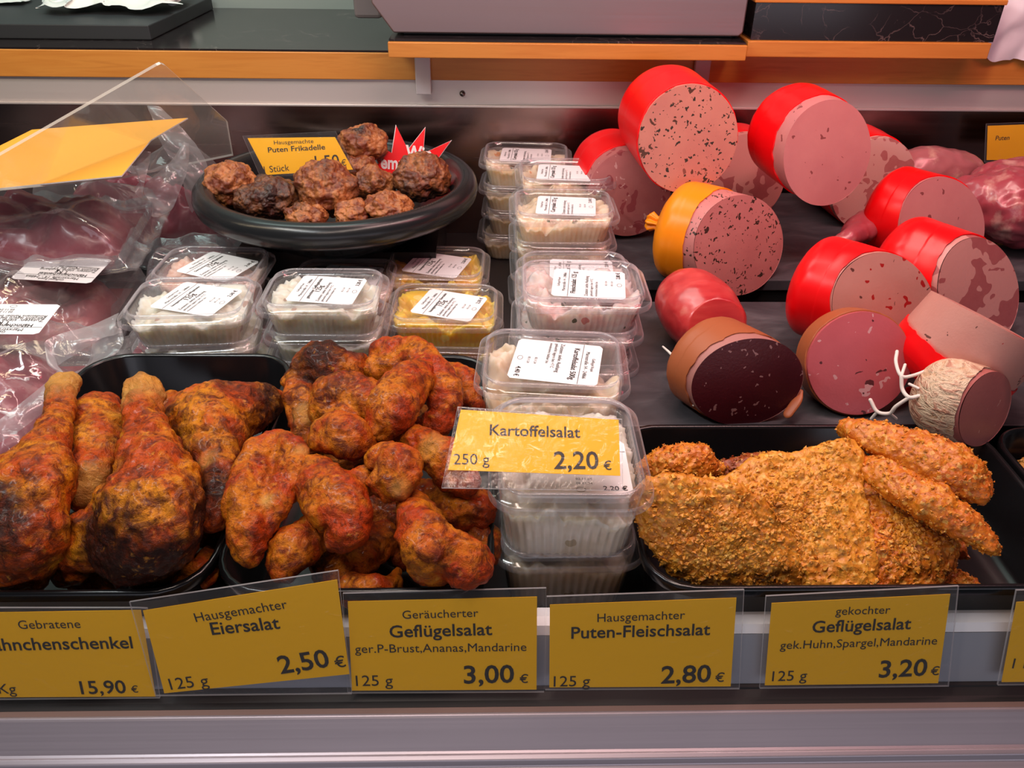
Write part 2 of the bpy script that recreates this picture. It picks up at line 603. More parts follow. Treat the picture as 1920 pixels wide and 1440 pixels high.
LACHS = lachs()
RAW = rawmeat('raw_red_meat', (.20, .020, .040), (.30, .05, .075), (.46, .20, .20))
RAWP = rawmeat('pale_pink_meat', (.46, .17, .17), (.34, .09, .11), (.62, .38, .30))
RAWM2 = rawmeat('raw_pink_red_meat', (.26, .04, .06), (.36, .09, .11), (.50, .26, .25))
RAWM = rawmeat('marbled_red_meat', (.30, .03, .05), (.44, .10, .12), (.62, .36, .30))


def salad(name, a, b, spots=(), sc=60):
    n = N(name)
    c = n.mix(n.ramp(n.noise(sc, 3), [(.4, 0), (.62, 1)]), a, b)
    for s_, rad, share, colr in spots:
        v = n.voro(s_)
        sep = n.node('SeparateColor'); n.set(sep.inputs[0], v.outputs['Color'])
        c = n.mix(n.math('MULTIPLY', n.math('LESS_THAN', sep.outputs[0], share), n.math('LESS_THAN', v.outputs['Distance'], rad)), c, colr)
    return n.done(n.bsdf(c, .32, sss=.6, sss_r=(.02, .016, .011), nrm=n.bump(n.noise(120, 3), .25, .002)))


SAL_CREAM = salad('poultry_salad', (.78, .76, .64), (.66, .60, .46), [(90, .3, .12, (.42, .26, .18))])
SAL_PINK = salad('pink_poultry_salad', (.78, .55, .46), (.70, .38, .28))
SAL_EGG = salad('curried_egg_salad', (.90, .56, .03), (.82, .44, .015), [(70, .35, .15, (.88, .66, .18))])
SAL_CURRY = salad('cream_orange_salad', (.82, .66, .46), (.74, .52, .30), [(55, .22, .12, (.62, .22, .03)), (120, .25, .07, (.10, .14, .03))])
SAL_MEAT = salad('meat_salad', (.76, .68, .62), (.70, .46, .42), [(120, .28, .16, (.10, .10, .05)), (70, .3, .15, (.58, .20, .18))])
SAL_POT = salad('potato_salad', (.78, .66, .50), (.66, .48, .29), [(60, .3, .08, (.5, .26, .1))], 40)
SAL_POT2 = salad('white_potato_salad', (.74, .69, .58), (.62, .54, .40), [(60, .25, .10, (.45, .36, .22))], 40)
LEAF = plain('salad_leaf', (.20, .27, .08), .4)


# ------------------------------------------------------------------ lettering
_tx = {}


def text_geo(s, bold=0.0):
    """(V, F, width) of flat lettering with cap height about .7, left end at x = 0, baseline at y = 0"""
    key = (s, bold)
    if key not in _tx:
        c = bpy.data.curves.new('t', 'FONT'); c.body = s; c.size = 1.0; c.offset = bold
        c.resolution_u = 3
        o = bpy.data.objects.new('t', c); COL.objects.link(o)
        dg = bpy.context.evaluated_depsgraph_get()
        me = bpy.data.meshes.new_from_object(o.evaluated_get(dg))
        V = np.array([v.co[:] for v in me.vertices]).reshape(-1, 3)
        F = [tuple(p.vertices) for p in me.polygons]
        bpy.data.objects.remove(o); bpy.data.curves.remove(c); bpy.data.meshes.remove(me)
        x0 = V[:, 0].min(); V[:, 0] -= x0
        _tx[key] = (V, F, V[:, 0].max())
    return _tx[key]


def put_text(g, s, O, ex, ey, nrm, width=None, size=None, bold=0.0, mi=1, lift=.00025, squeeze=1.0):
    V, F, w = text_geo(s, bold)
    k = width/w if width else size
    ky = size if (size and width) else k
    P = np.asarray(O) + np.outer(V[:, 0]*k, ex) + np.outer(V[:, 1]*ky*squeeze, ey) + np.asarray(nrm)*lift
    g.add(P, F, mi, False)


# ------------------------------------------------------------------ the counter itself
WY = 1.0
WELL = -.055
g = G().box((-1.1, .334, -.075), (1.2, 1.05, WELL)); structure('floor', g, DECKM, 'dark steel floor of the chilled display well')
g = G().box((-1.1, WY+.008, -.075), (1.2, WY+.03, .112)); structure('wall_back', g, BACKM, 'dark reflecting steel back wall of the display')
g = G().box((-1.1, WY, .112), (1.2, WY+.028, .142))
g.box((-1.1, WY-.004, .1105), (1.2, WY, .1135))
tr1 = structure('trim_1', g, STEEL, 'brushed steel strip below the wooden worktop edge', .0008)
P = ay(867, 175, WY-.0005)
V, F = tube([(P[0], WY-.002, P[2], .0035), (P[0], WY+.002, P[2], .0035)], 16, 1)
sc = G().add(V, F, 0); sc.box((P[0]-.0022, WY-.0046, P[2]-.0006), (P[0]+.0022, WY-.0040, P[2]+.0006), 1)
sc_o = part('screw', sc, [plain('dull_screw', (.20, .18, .18), .35, 1.0), GASKET], tr1)
g = G().box((-1.2, 1.30, .10), (1.3, 1.33, .9)); structure('wall_rear', g, plain('rear_wall_paint', (.30, .36, .33), .6), 'grey green wall behind the worktop')

wt = thing('worktop', 'black marbled worktop with a beech edge behind the display', 'worktop', (0, 1.15, .142))
part('marble_top', G().box((-1.2, WY-.004, .1725), (1.3, 1.30, .1747)), MARBLE, wt)
part('wood_edge', G().box((-1.2, WY-.006, .1425), (1.3, WY+.03, .1724)), WOOD, wt, bevel=.0008)

# front: lip coloured white for its lit brightness, sloped grey panel, gasket and aluminium profiles
def extrude_x(prof, x0=-.9, x1=1.0):
    n = len(prof)
    V = [(x0, y, z) for y, z in prof]+[(x1, y, z) for y, z in prof]
    F = [(i, (i+1) % n, n+(i+1) % n, n+i) for i in range(n)]+[tuple(range(n))[::-1], tuple(range(n, 2*n))]
    return G().add(V, F, 0, False)

structure('trim_2', extrude_x([(.3270, -.0180), (.3215, -.0200), (.3190, -.0255), (.3260, -.0275), (.3335, -.030), (.3335, -.018)]), RAILW, 'white front lip of the display floor, brightness put in its colour')
structure('trim_8', extrude_x([(.3188, -.0258), (.3335, -.031), (.3335, -.075), (.3098, -.075), (.3098, -.0602)]), plain('grey_front_panel', (.36, .37, .41), .4, .3), 'sloped grey panel behind the price signs')
structure('trim_3', extrude_x([(.3095, -.0600), (.3070, -.0598), (.3066, -.0612), (.3020, -.0632), (.2975, -.0630), (.2965, -.075), (.3095, -.075)]), GASKET, 'black rubber gasket along the sign rail')
structure('trim_4', extrude_x([(.2970, -.0625), (.2926, -.0630), (.2926, -.075), (.2962, -.075)]), GRIME, 'grimy sealant line in front of the gasket')
structure('trim_5', extrude_x([(.2922, -.0605), (.2905, -.0600), (.2890, -.0610), (.2760, -.0735), (.2740, -.0740), (.2730, -.0725), (.2700, -.0735), (.2685, -.0775), (.255, -.083), (.230, -.095), (.230, -.12), (.2922, -.12)]), RAILM, 'grey aluminium front profile with two ridges', .0006)

# slate boards and the stand below the bowl
g = G().box((.098, .495, -.012), (.95, .703, 0)); solo('slate_board', g, SLATE, 'front grey slate board under the cut sausages', 'slate board', 'slate boards', bevel=.001)
g = G().box((.098, .739, -.006), (.95, .998, .006)); solo('slate_board', g, SLATE, 'rear grey slate board under the back sausages', 'slate board', 'slate boards', bevel=.001)
g = G().box((.100, .497, WELL), (.94, .700, -.0125)).box((.100, .742, WELL), (.94, .995, -.0065))
structure('trim_6', g, plain('black_plinth', (.012, .012, .013), .3), 'black plinth below the slate boards')
g = G().box((-.27, .790, WELL), (-.06, .985, .0126))
structure('trim_7', g, plain('black_plinth2', (.012, .011, .012), .3), 'black plinth below the round bowl')

# ------------------------------------------------------------------ things on the worktop
P0 = az(-60, 75, .1752); P1 = az(284, 75, .1752)
yb = P1[1]
xr = P1[0]
g = G()
V = [(-1.1, yb, .1750), (xr, yb, .1750), (xr+.004, 1.285, .1750), (-1.1, 1.285, .1750)]
V += [(x, y, .1915) for x, y, z in V]
g.add(V, [(0, 3, 2, 1), (4, 5, 6, 7), (0, 1, 5, 4), (1, 2, 6, 5), (2, 3, 7, 6), (3, 0, 4, 7)], 0, False)
solo('cutting_board', g, plain('black_board', (.030, .033, .036), .5, spec=.3), 'black cutting board lying on the marbled worktop', 'cutting board', bevel=.0012)


def crumpled(cx, cy, cz, w, d, h, seed, n=46):
    u = np.linspace(-1, 1, n); U, Vv = np.meshgrid(u, u)
    r = np.sqrt(U**2+Vv**2)
    P = np.stack([U.ravel()*w/2, Vv.ravel()*d/2, np.zeros(n*n)], 1)
    f = fbm(P, 22, 3, seed); rg = ridged(P, 30, seed+4)
    edge = np.clip((1.15-np.maximum(abs(U), abs(Vv)).ravel()), 0, 1)
    z = h*edge**.5*(.25+.45*np.clip(f+.3, 0, 1)+.4*np.clip(rg, 0, 1))
    P[:, 0] += f*w*.16; P[:, 1] += ridged(P, 16, seed+9)*d*.12
    P[:, 2] = z
    P += (cx, cy, cz)
    F = [(i*n+j, i*n+j+1, (i+1)*n+j+1, (i+1)*n+j) for i in range(n-1) for j in range(n-1)]
    return P, F


TISSUE = plain('white_tissue', (.80, .80, .76), .55, sss=.1)
A = az(215, 20, .192)
g = G().add(*crumpled(A[0], A[1]+.02, .1925, .16, .12, .042, 2)); solo('wrapping_paper', g, TISSUE, 'crumpled white wrapping paper on the black cutting board', 'paper')
A = az(15, 8, .192)
g = G().add(*crumpled(A[0]-.01, A[1]+.01, .1925, .06, .05, .012, 5, 26)); solo('wrapping_paper', g, TISSUE, 'small white paper scrap at the end of the cutting board', 'paper')

# raised steel scale on its shelf
xa, xb = ay(728, 100, .93)[0], ay(1400, 100, .93)[0]
sh = thing('shelf', 'narrow black shelf with beech edge carrying the steel scale', 'shelf', ((xa+xb)/2, 1.0, .1785))
part('marble_top', G().box((xa+.001, .9345, .1955), (xb-.001, 1.13, .1975)), MARBLE, sh)
part('wood_edge', G().box((xa, .93, .1795), (xb, .951, .1954)), WOOD, sh, bevel=.001)
part('underside', G().box((xa+.002, .952, .1795), (xb-.002, 1.13, .1953)), plain('shelf_core', (.30, .17, .08), .6), sh)
for px in (793, 1316):
    Q = ay(px, 140, .985)
    part('bracket', G().box((Q[0]-.009, .984, .128), (Q[0]+.009, .9925, .179)), plain('white_bracket', (.55, .50, .52), .4), sh, bevel=.0012)
xc, xd = ay(738, 65, .955)[0], ay(1393, 65, .955)[0]
scl = thing('shop_scale', 'brushed steel shop scale standing on the beech edged shelf', 'scale', ((xc+xd)/2, 1.03, .1977))
z0 = .2005
prof = [(xc, z0), (xd-.004, z0), (xd, z0+.004), (xd, z0+.16), (xc-.022, z0+.16), (xc-.022, z0+.030)]
V = [(x, .955, z) for x, z in prof]+[(x, 1.12, z) for x, z in prof]
n = 6
F = [tuple(range(n)), tuple(range(n, 2*n))[::-1]]+[(i, i+n, (i+1) % n+n, (i+1) % n) for i in range(n)]
part('housing', G().add(V, F, 0, False), SCALESTEEL, scl, bevel=.0016)
part('foot_plate', G().box((xc+.01, .965, .1978), (xd-.01, 1.11, .2004)), GASKET, scl)
xe, xf = ay(664, 30, 1.02)[0], ay(716, 30, 1.02)[0]
part('side_arm', G().box((xe, 1.02, ay(690, 35, 1.02)[2]), (xf, 1.10, .33)), plain('grey_arm', (.16, .14, .14), .5), scl, bevel=.004)
part('arm_joint', G().box((xf, 1.03, ay(690, 28, 1.02)[2]), (xc-.02, 1.08, .32)), GASKET, scl)

xa, xb = ay(1400, 95, .952)[0], ay(1856, 95, .952)[0]
rs = thing('counter_riser', 'black marbled counter riser with beech edge beside the scale', 'counter riser', ((xa+xb)/2, 1.0, .178))
part('marble_panel', G().box((xa+.004, .958, .1965), (xb+.004, 1.1, .2345)), MARBLE, rs)
part('wood_edge', G().box((xa, .952, .1795), (xb, 1.1, .1963)), WOOD, rs, bevel=.001)
part('top_edge', G().box((xa+.002, .956, .2347), (xb+.006, 1.1, .240)), WOOD, rs, bevel=.001)

# white wrapping sheet hanging over the worktop at the right
n = 40
u = np.linspace(0, 1, n)
P = []
xl = ay(1846, 60, .985)[0]
for j in range(n):
    for i in range(n):
        x = xl + .002 + .16*u[i]
        s = u[j]*.34
        if s < .06:
            y, z = .990, ay(1880, 113, .985)[2]+s
            top = ay(1880, 113, .985)[2]+.06
        else:
            y, z = .990+(s-.06)*.9, top+.001+(s-.06)*.10
        P.append((x, y, z))
P = np.array(P)
wv = fbm(P, 30, 3, 3)
P[:, 2] += wv*.006; P[:, 1] -= np.abs(ridged(P, 22, 5))*.006
P[:, 0] -= (u[None, :].repeat(n, 0).T.ravel() > .15)*np.repeat(u, n)*.0
P[:n, 2] += np.interp(u, [0, .25, .5, .8, 1], [.004, -.003, .004, .007, .004])
F = [(i*n+j, i*n+j+1, (i+1)*n+j+1, (i+1)*n+j) for i in range(n-1) for j in range(n-1)]
solo('wrapping_sheet', G().add(P, F), plain('white_waxed_sheet', (.78, .80, .84), .35), 'white waxed sheet hanging over the beech worktop edge', 'wrapping paper')

# ------------------------------------------------------------------ trays
def make_tray(label, x0, x1, y0, y1, zr=.006, r=.034, deep=.055):
    w, d = x1-x0, y1-y0
    zb = zr-deep
    rings = [ring(w, d, r, zr-.006), ring(w+.001, d+.001, r, zr-.001), ring(w-.001, d-.001, r, zr+.0008), ring(w-.006, d-.006, r-.002, zr+.0006),
             ring(w-.008, d-.008, r-.003, zr-.001), ring(w-.020, d-.020, r-.006, zb+.008), ring(w-.030, d-.030, r-.010, zb+.0015), ring(w-.06, d-.06, .02, zb+.001)]
    outer = [ring(w, d, r, zr-.006), ring(w-.004, d-.004, r, zr-.0062), ring(w-.017, d-.017, r-.006, zb+.006), ring(w-.027, d-.027, r-.01, zb-.0002), ring(w-.06, d-.06, .02, zb-.0004)]
    g = G()
    V, F = loft(rings, True, False, True); g.add(V+np.array([(x0+x1)/2, (y0+y1)/2, 0]), F)
    V, F = loft([r_ for r_ in outer[::1]], True, False, True); g.add(V+np.array([(x0+x1)/2, (y0+y1)/2, 0]), [f[::-1] for f in F])
    return solo('serving_tray', g, BLACK, label, 'tray', 'black serving trays')

make_tray('black serving tray full of roast chicken legs', -.338, -.166, .3245, .592)
make_tray('black serving tray full of roast chicken wings', -.1655, .0005, .3245, .590)
make_tray('black serving tray full of breaded schnitzels', .091, .366, .3245, .488, r=.030)
make_tray('black serving tray in the corner holding a pale breaded cutlet', .371, .54, .3245, .484, r=.030)


# ------------------------------------------------------------------ salad tubs
class Tub:
    """a ribbed clear tub with lid, base at z = 0, front towards -y"""
    def __init__(s, w, d, h, r=.017, taper=.86):
        s.w, s.d, s.h, s.r, s.taper = w, d, h, r, taper
        n = 240
        iw, idp = w-.012, d-.012
        rings = []
        rib = np.where((np.arange(n)//2) % 2 == 0, .00035, -.00035)
        zs = [0, .0012, .003]+list(np.linspace(.005, h-.004, 5))+[h-.002, h]
        s.inner = []
        for z in zs:
            t = taper+(1-taper)*z/h
            p = rrect(iw*t, idp*t, r*t, n)
            if .003 < z < h-.003:
                q = p/np.linalg.norm(p, axis=1)[:, None]
                p = p+q*rib[:, None]
            if z == 0: p = p*.95
            rings.append(np.column_stack([p, np.full(n, z)]))
        V, F = loft(rings, True, True, False)
        s.cup = G().add(V, F)
        m = 96
        lid = [(w-.020, d-.020, h+.0012), (w-.0185, d-.0185, h+.0015), (w-.0165, d-.0165, h+.0058), (w-.0150, d-.0150, h+.0066), (w-.0125, d-.0125, h+.0066),
               (w-.0110, d-.0110, h+.0056), (w-.0100, d-.0100, h+.0012), (w-.0015, d-.0015, h+.0006), (w, d, h-.0002), (w+.0006, d+.0006, h-.0038), (w+.0001, d+.0001, h-.0044)]
        V, F = loft([ring(a, b, r+.003-(w-a)/4, z, m) for a, b, z in lid], True, True, False)
        s.lid = G().add(V, F)
        s.lid.M = [1 if (2 <= (i//m) <= 5 or i//m in (7, 8, 9)) else 0 for i in range(len(F))]
        s.pitch = h+.0018
        s.mesh_cup = mesh('cup', s.cup, CLEAR); s.mesh_lid = mesh('lid', s.lid, [CLEAR, CLEARRIM])

    def filling(s, fill, seed, amp=.004, lumps=60, mat=None):
        n = 240
        rings = []
        iw, idp = s.w-.012, s.d-.012
        hh = s.h*fill
        for z in [0.0008, .003]+list(np.linspace(.006, hh, 6)):
            t = s.taper+(1-s.taper)*z/s.h
            p_ = ring(iw*t-.0016, idp*t-.0016, s.r*t, z, n)
            q_ = p_[:, :2]/np.linalg.norm(p_[:, :2], axis=1)[:, None]
            p_[:, :2] += q_*(np.where((np.arange(n)//2) % 2 == 0, .0004, -.0004))[:, None]
            rings.append(p_)
        side = len(rings)
        for k in np.linspace(.97, .04, 22):
            t = s.taper+(1-s.taper)*fill
            a = ring(iw*t-.0016, idp*t-.0016, s.r*t, hh, n); a[:, :2] *= k
            rings.append(a)
        V, F = loft(rings, True, True, True)
        f = fbm(V*np.array([1, 1, .2]), lumps, 3, seed)
        wave = fbm(V*np.array([1, 1, 0]), 28, 2, seed+3)
        up = np.clip((V[:, 2]-hh*.55)/(hh*.45), 0, 1)
        V[:, 2] += up*(f*amp+wave*amp*.9)
        V[:, 2] = np.minimum(V[:, 2], s.h-.0005)
        return mesh('salad', G().add(V, F), mat)


TUBS = {'small': Tub(.110, .086, .0285), 'potato': Tub(.114, .092, .098, taper=.90), 'front': Tub(.098, .112, .0515, taper=.86)}


def label_mesh(w, d, title, price, rot, lines=('Zutaten: siehe Aushang', 'gekuehlt lagern bei +7 C', 'mindestens haltbar bis')):
    """paper label on a lid: w along the reading direction, d the height; rot in degrees about z"""
    g = G()
    nx, ny = 8, 6
    a = np.radians(rot); ex = np.array([math.cos(a), math.sin(a), 0]); ey = np.array([-math.sin(a), math.cos(a), 0]); nz = np.array([0, 0, 1.0])
    p = rrect(w, d, .002, 48)
    V = np.column_stack([p@np.array([ex[:2], ey[:2]]), np.zeros(48)])
    V2 = V+np.array([0, 0, .00015])
    Vr, F = loft([V, V2], True, True, True); g.add(Vr, F, 0, False)
    O = lambda x, y: ex*(x*w/2)+ey*(y*d/2)+nz*.00015
    put_text(g, 'Geflügel Ropé', O(-.30, .80), ex, ey, nz, width=w*.32)
    put_text(g, 'Marxstraße 14 - 24866', O(-.62, .64), ex, ey, nz, width=w*.66)
    L = O(-.98, .56); L2 = O(.98, .56)
    g.add([L-ey*.0002+nz*.0002, L2-ey*.0002+nz*.0002, L2+ey*.0002+nz*.0002, L+ey*.0002+nz*.0002], [(0, 1, 2, 3)], 1, False)
    tl = title.split('|')
    for i, t in enumerate(tl):
        k = min(w*.78, .0030*len(t))
        put_text(g, t, O(-.75 if len(tl) == 1 or i == 0 else -.2, .36-.18*i), ex, ey, nz, width=k, bold=.012)
    for i, t in enumerate(lines):
        put_text(g, t, O(-.9, .02-.13*i), ex, ey, nz, width=w*(.72-.1*i))
    put_text(g, '02.11.24', O(-.1, -.50), ex, ey, nz, width=w*.16)
    put_text(g, '05.11.24', O(-.1, -.66), ex, ey, nz, width=w*.16)
    put_text(g, price+' €', O(.42, -.86), ex, ey, nz, width=w*.24, bold=.012)
    th = np.linspace(0, 2*PI, 20, endpoint=False)
    c = O(-.02, -.84)
    r1 = [c+ex*.0030*math.cos(t)+ey*.0021*math.sin(t)+nz*.0002 for t in th]; r2 = [c+ex*.0027*math.cos(t)+ey*.0018*math.sin(t)+nz*.0002 for t in th]
    Vr, F = loft([r1, r2]); g.add(Vr, F, 1, False)
    return g


_fillc, _labc = {}, {}


def stack(kind, x, y, z, n, rz, sal, fills, label_fmt, lab=None, labrot=90, lab_xy=(0, 0), jit=.002, tilt=0, group='clear salad tubs', names=None, shift=None, labsize=(.052, .060)):
    """n tubs on top of each other; z is where the lowest stands"""
    T = TUBS[kind]
    out = []
    for k in range(n):
        top = k == n-1
        fill, seed, amp = fills[k % len(fills)]
        dx, dy = (rng.uniform(-jit, jit), rng.uniform(-jit, jit)) if not top else (0, 0)
        if shift and not top: dx += shift[0]*(n-1-k); dy += shift[1]*(n-1-k)
        r = math.radians(rz+(rng.uniform(-2, 2) if not top else 0))
        o = bpy.data.objects.new('salad_tub', None)
        o.empty_display_size = .02
        o.location = (x+dx, y+dy, z+.0004+k*(T.pitch+.0002))
        o.rotation_euler = (math.radians(tilt), 0, r)
        COL.objects.link(o)
        tag(o, names[k] if names else label_fmt, 'salad tub', group)
        for nm, me in (('cup', T.mesh_cup), ('lid', T.mesh_lid)):
            c = bpy.data.objects.new(nm, me); c.parent = o; COL.objects.link(c)
        key = (kind, sal.name, fill, seed)
        if key not in _fillc: _fillc[key] = T.filling(fill, seed, amp, 60 if kind == 'small' else 45, sal)
        c = bpy.data.objects.new('salad', _fillc[key]); c.parent = o; COL.objects.link(c)
        if top and lab:
            lk = (kind, lab, labrot, labsize)
            if lk not in _labc: _labc[lk] = mesh('paper_label', label_mesh(labsize[0], labsize[1], lab[0], lab[1], labrot), [WHITEP, INK])
            c = bpy.data.objects.new('paper_label', _labc[lk]); c.parent = o
            c.location = (lab_xy[0], lab_xy[1], T.h+.0016)
            COL.objects.link(c)
        out.append(o)
    return out


def ordn_unused(n, where, what):
    w = {2: ['lower', 'upper'], 3: ['lowest', 'middle', 'topmost'], 4: ['lowest', 'third from the top', 'second from the top', 'topmost']}[n]
    if n == 4:
        return [f'{what}, {a} in the stack {where}' for a in w]
    return [f'{a} {what} in the stack {where}' for a in w]


W2, W3_, W4 = ('lower', 'upper'), ('lowest', 'middle', 'topmost'), ('lowest', 'third from top', 'second from top', 'topmost')
def nm(n, what, where): return [f'{what}, {w} {where}' for w in {2: W2, 3: W3_, 4: W4}[n]]
stack('small', -.262, .632, WELL-.004+.004, 3, 3, SAL_CREAM, [(0.70, 4, 0.0076), (0.78, 1, 0.0095), (0.78, 1, 0.0095)], '', ('hausgemachter Geflügelsalat|125g', '2,30'), 70, (.004, .003), shift=(.004, .005),
      names=nm(3, 'tub of white poultry salad', 'in the stack beside the meat bags'))
stack('small', -.150, .651, WELL, 3, 0, SAL_CREAM, [(0.70, 5, 0.0057), (0.72, 4, 0.0057), (0.80, 6, 0.0095)], '', ('gekochter Geflügelsalat|125g', '3,20'), 82, (.002, .002), shift=(.001, .003),
      names=nm(3, 'tub of white poultry salad', 'in the stack behind both poultry trays'))
stack('small', -.274, .727, WELL+.0190, 2, -2, SAL_PINK, [(0.75, 7, 0.0095)], '', ('Geräucherter Geflügelsalat|125g', '3,00'), 68, (.006, 0),
      names=nm(2, 'tub of pink salad', 'of the pair left of the bowl front'))
stack('small', -.148, .741, WELL, 2, 0, SAL_PINK, [(0.70, 8, 0.0095)], '', ('Geräucherter Geflügelsalat|125g', '3,00'), 84, (.004, .002),
      names=nm(2, 'tub of pink salad', 'under the front of the bowl'))
stack('small', -.045, .682, WELL, 2, -1, SAL_EGG, [(0.72, 9, 0.0114), (0.80, 10, 0.0114)], '', ('hausgemachter Eiersalat|125g', '2,50'), 72, (.004, .001),
      names=nm(2, 'tub of yellow egg salad', 'in the stack nearest the wings'))
stack('small', -.058, .774, WELL, 2, -2, SAL_EGG, [(0.80, 11, 0.0114), (0.76, 12, 0.0133)], '', ('hausgemachter Eiersalat|125g', '2,50'), 74, (.000, 0),
      names=nm(2, 'tub of yellow egg salad', 'in the stack beside the bowl'))
stack('small', .040, .952, WELL, 4, -3, SAL_CURRY, [(0.70, 13, 0.0076), (0.78, 14, 0.0114)], '', ('Currysalat 125 g', '2,10'), 88, (.000, 0), jit=.003,
      names=nm(4, 'tub of pale orange salad', 'against the back wall'))
stack('small', .080, .876, WELL+.004, 4, 0, SAL_CURRY, [(0.70, 15, 0.0076), (0.74, 16, 0.0095)], '', ('Currysalat 125 g', '2,10'), 84, (.000, 0), jit=.003,
      names=nm(4, 'tub of pale orange salad', 'touching the rear ham sausage'))
stack('small', .072, .784, WELL, 4, 0, SAL_CURRY, [(0.74, 17, 0.0076), (0.80, 18, 0.0095)], '', ('Currysalat 125 g', '2,10'), 84, (.003, 0), jit=.003,
      names=nm(4, 'tub of pale orange salad', 'beside the orange sausage'))
stack('small', .078, .693, WELL, 3, 0, SAL_MEAT, [(0.76, 19, 0.0076)], '', ('Fleischsalat 125 g', '2,80'), 86, (.006, 0),
      names=nm(3, 'tub of pinkish meat salad', 'of three, just right behind the taller meat salad stack'))
stack('small', .074, .604, WELL, 4, -1, SAL_MEAT, [(0.72, 20, 0.0057), (0.78, 21, 0.0095)], '', ('Fleischsalat 125 g', '2,80'), 84, (.006, 0), shift=(-.0025, -.001), jit=.001,
      names=nm(4, 'tub of pinkish meat salad', 'behind the big potato salad tub'))
stack('potato', .045, .516, WELL, 1, -4, SAL_POT, [(0.80, 22, 0.0171)], '', ('Kartoffelsalat 500g', '4,40'), -97, (.003, .000),
      names=['big tall tub of potato salad with upside down label'], group='tubs of potato salad', labsize=(.058, .066))
stack('front', .047, .400, WELL, 2, -1, SAL_POT2, [(0.76, 23, 0.0095), (0.78, 24, 0.0114)], '', ('Kartoffelsalat 250g', '2,20'), 0, (.006, -.018), shift=(.001, .008), jit=.001,
      names=['lower tub of white potato salad between the wings and schnitzels', 'upper tub of white potato salad below the leaning price sign'], group='tubs of potato salad', labsize=(.060, .052))

# lettuce leaf in the pink salad tub is part of that salad


# ------------------------------------------------------------------ price signs
def sign(label, plane, corners, texts, sleeve, group='yellow price signs', cat='price sign', sleeve_mat=None, thick=.0006):
    """plane = (origin, ex, ey). corners, texts and sleeve are read off the plane's own 2-D coordinates through px()."""
    O, ex, ey = [np.asarray(v, float) for v in plane]
    nz = np.cross(ex, ey)

    def px(p):
        d = ray(*p); t = ((O-EYE)@nz)/(d@nz)
        q = EYE+d*t-O
        return np.array([q@ex, q@ey])
    c2 = [px(p) for p in corners]            # bl, br, tr, tl
    s2 = [px(p) for p in sleeve]
    loc = O+ex*np.mean([c[0] for c in s2])+ey*min(c[1] for c in s2)
    t = thing('price_sign', label, cat, loc, group)
    W3 = lambda c, h=0: O+ex*c[0]+ey*c[1]+nz*h
    g = G()
    n = len(c2)
    V = [W3(c, -.0003) for c in c2]+[W3(c, .0000) for c in c2]
    F = [tuple(range(n))[::-1], tuple(range(n, 2*n))]+[(i, (i+1) % n, n+(i+1) % n, n+i) for i in range(n)]
    g.add(V, F, 0, False)
    for s, pl, prr, bold, lift in texts:
        a, b = px(pl), px(prr)
        u = b-a; w = np.linalg.norm(u); u /= w
        e1 = ex*u[0]+ey*u[1]; e2 = -ex*u[1]+ey*u[0]
        put_text(g, s, W3(a, .0), e1, e2, nz, width=w, bold=bold, lift=.0002, squeeze=lift or 1.0)
    part('card', g, [YELLOW, INK], t)
    g = G()
    n = len(s2)
    for h in (.0007, -.0007):
        g.add([W3(c, h) for c in s2], [tuple(range(n))], 0, False)
    V = [W3(c, .0007) for c in s2]+[W3(c, -.0007) for c in s2]
    g.add(V, [(i, (i+1) % n, n+(i+1) % n, n+i) for i in range(n)], 1, False)
    part('clear_sleeve', g, [sleeve_mat or SLEEVE, SLEEVEEDGE], t)
    return t


SLEEVEEDGE = clear('sleeve_edge', .35, rough=.2, edge=.4)
L15 = math.radians(14)
def lean(y, z, a=L15, x=0.0): return ((x, y, z), (1, 0, 0), (0, math.sin(a), math.cos(a)))
FRONT = lean(.2985, -.0605)
FRONT2 = lean(.3010, -.0605)
B = .013
sign('yellow price sign reading Hausgemachter Eiersalat, tilted in the front rail', FRONT,
     [(308, 1300), (655, 1264), (632, 1087), (268, 1145)],
     [('Hausgemachter', (368, 1166), (540, 1140), 0, 0), ('Eiersalat', (398, 1190), (526, 1178), B, 0), ('125 g', (321, 1293), (393, 1285), 0, 0), ('2,50', (527, 1263), (620, 1249), B*1.2, 0), ('€', (630, 1252), (650, 1249), .006, 0)],
     [(292, 1304), (660, 1300), (634, 1069), (243, 1128)])
sign('yellow price sign reading Gebratene ...hnchenschenkel, cut by the picture edge', FRONT2,
     [(-110, 1308), (292, 1306), (264, 1144), (-110, 1150)],
     [('Gebratene', (36, 1179), (152, 1177), 0, 0), ('Hähnchenschenkel', (-37, 1220), (250, 1215), B, 0), ('1 Kg', (-22, 1300), (32, 1300), 0, 0), ('15,90', (153, 1301), (238, 1299), B, 0), ('€', (247, 1298), (260, 1298), .006, 0)],
     [(-110, 1312), (300, 1308), (276, 1140), (258, 1139), (-110, 1139)])
sign('yellow price sign reading Geräucherter Geflügelsalat, ger.P-Brust, third in the rail', FRONT2,
     [(660, 1295), (1006, 1293), (1007, 1119), (652, 1128)],
     [('Geräucherter', (755, 1160), (897, 1156), 0, 0), ('Geflügelsalat', (731, 1195), (923, 1190), B, 0), ('ger.P-Brust,Ananas,Mandarine', (666, 1224), (987, 1220), 0, 0), ('125 g', (668, 1286), (737, 1285), 0, 0), ('3,00', (870, 1281), (964, 1279), B*1.2, 0), ('€', (974, 1280), (990, 1280), .006, 0)],
     [(652, 1299), (1020, 1297), (1024, 1102), (643, 1112)])
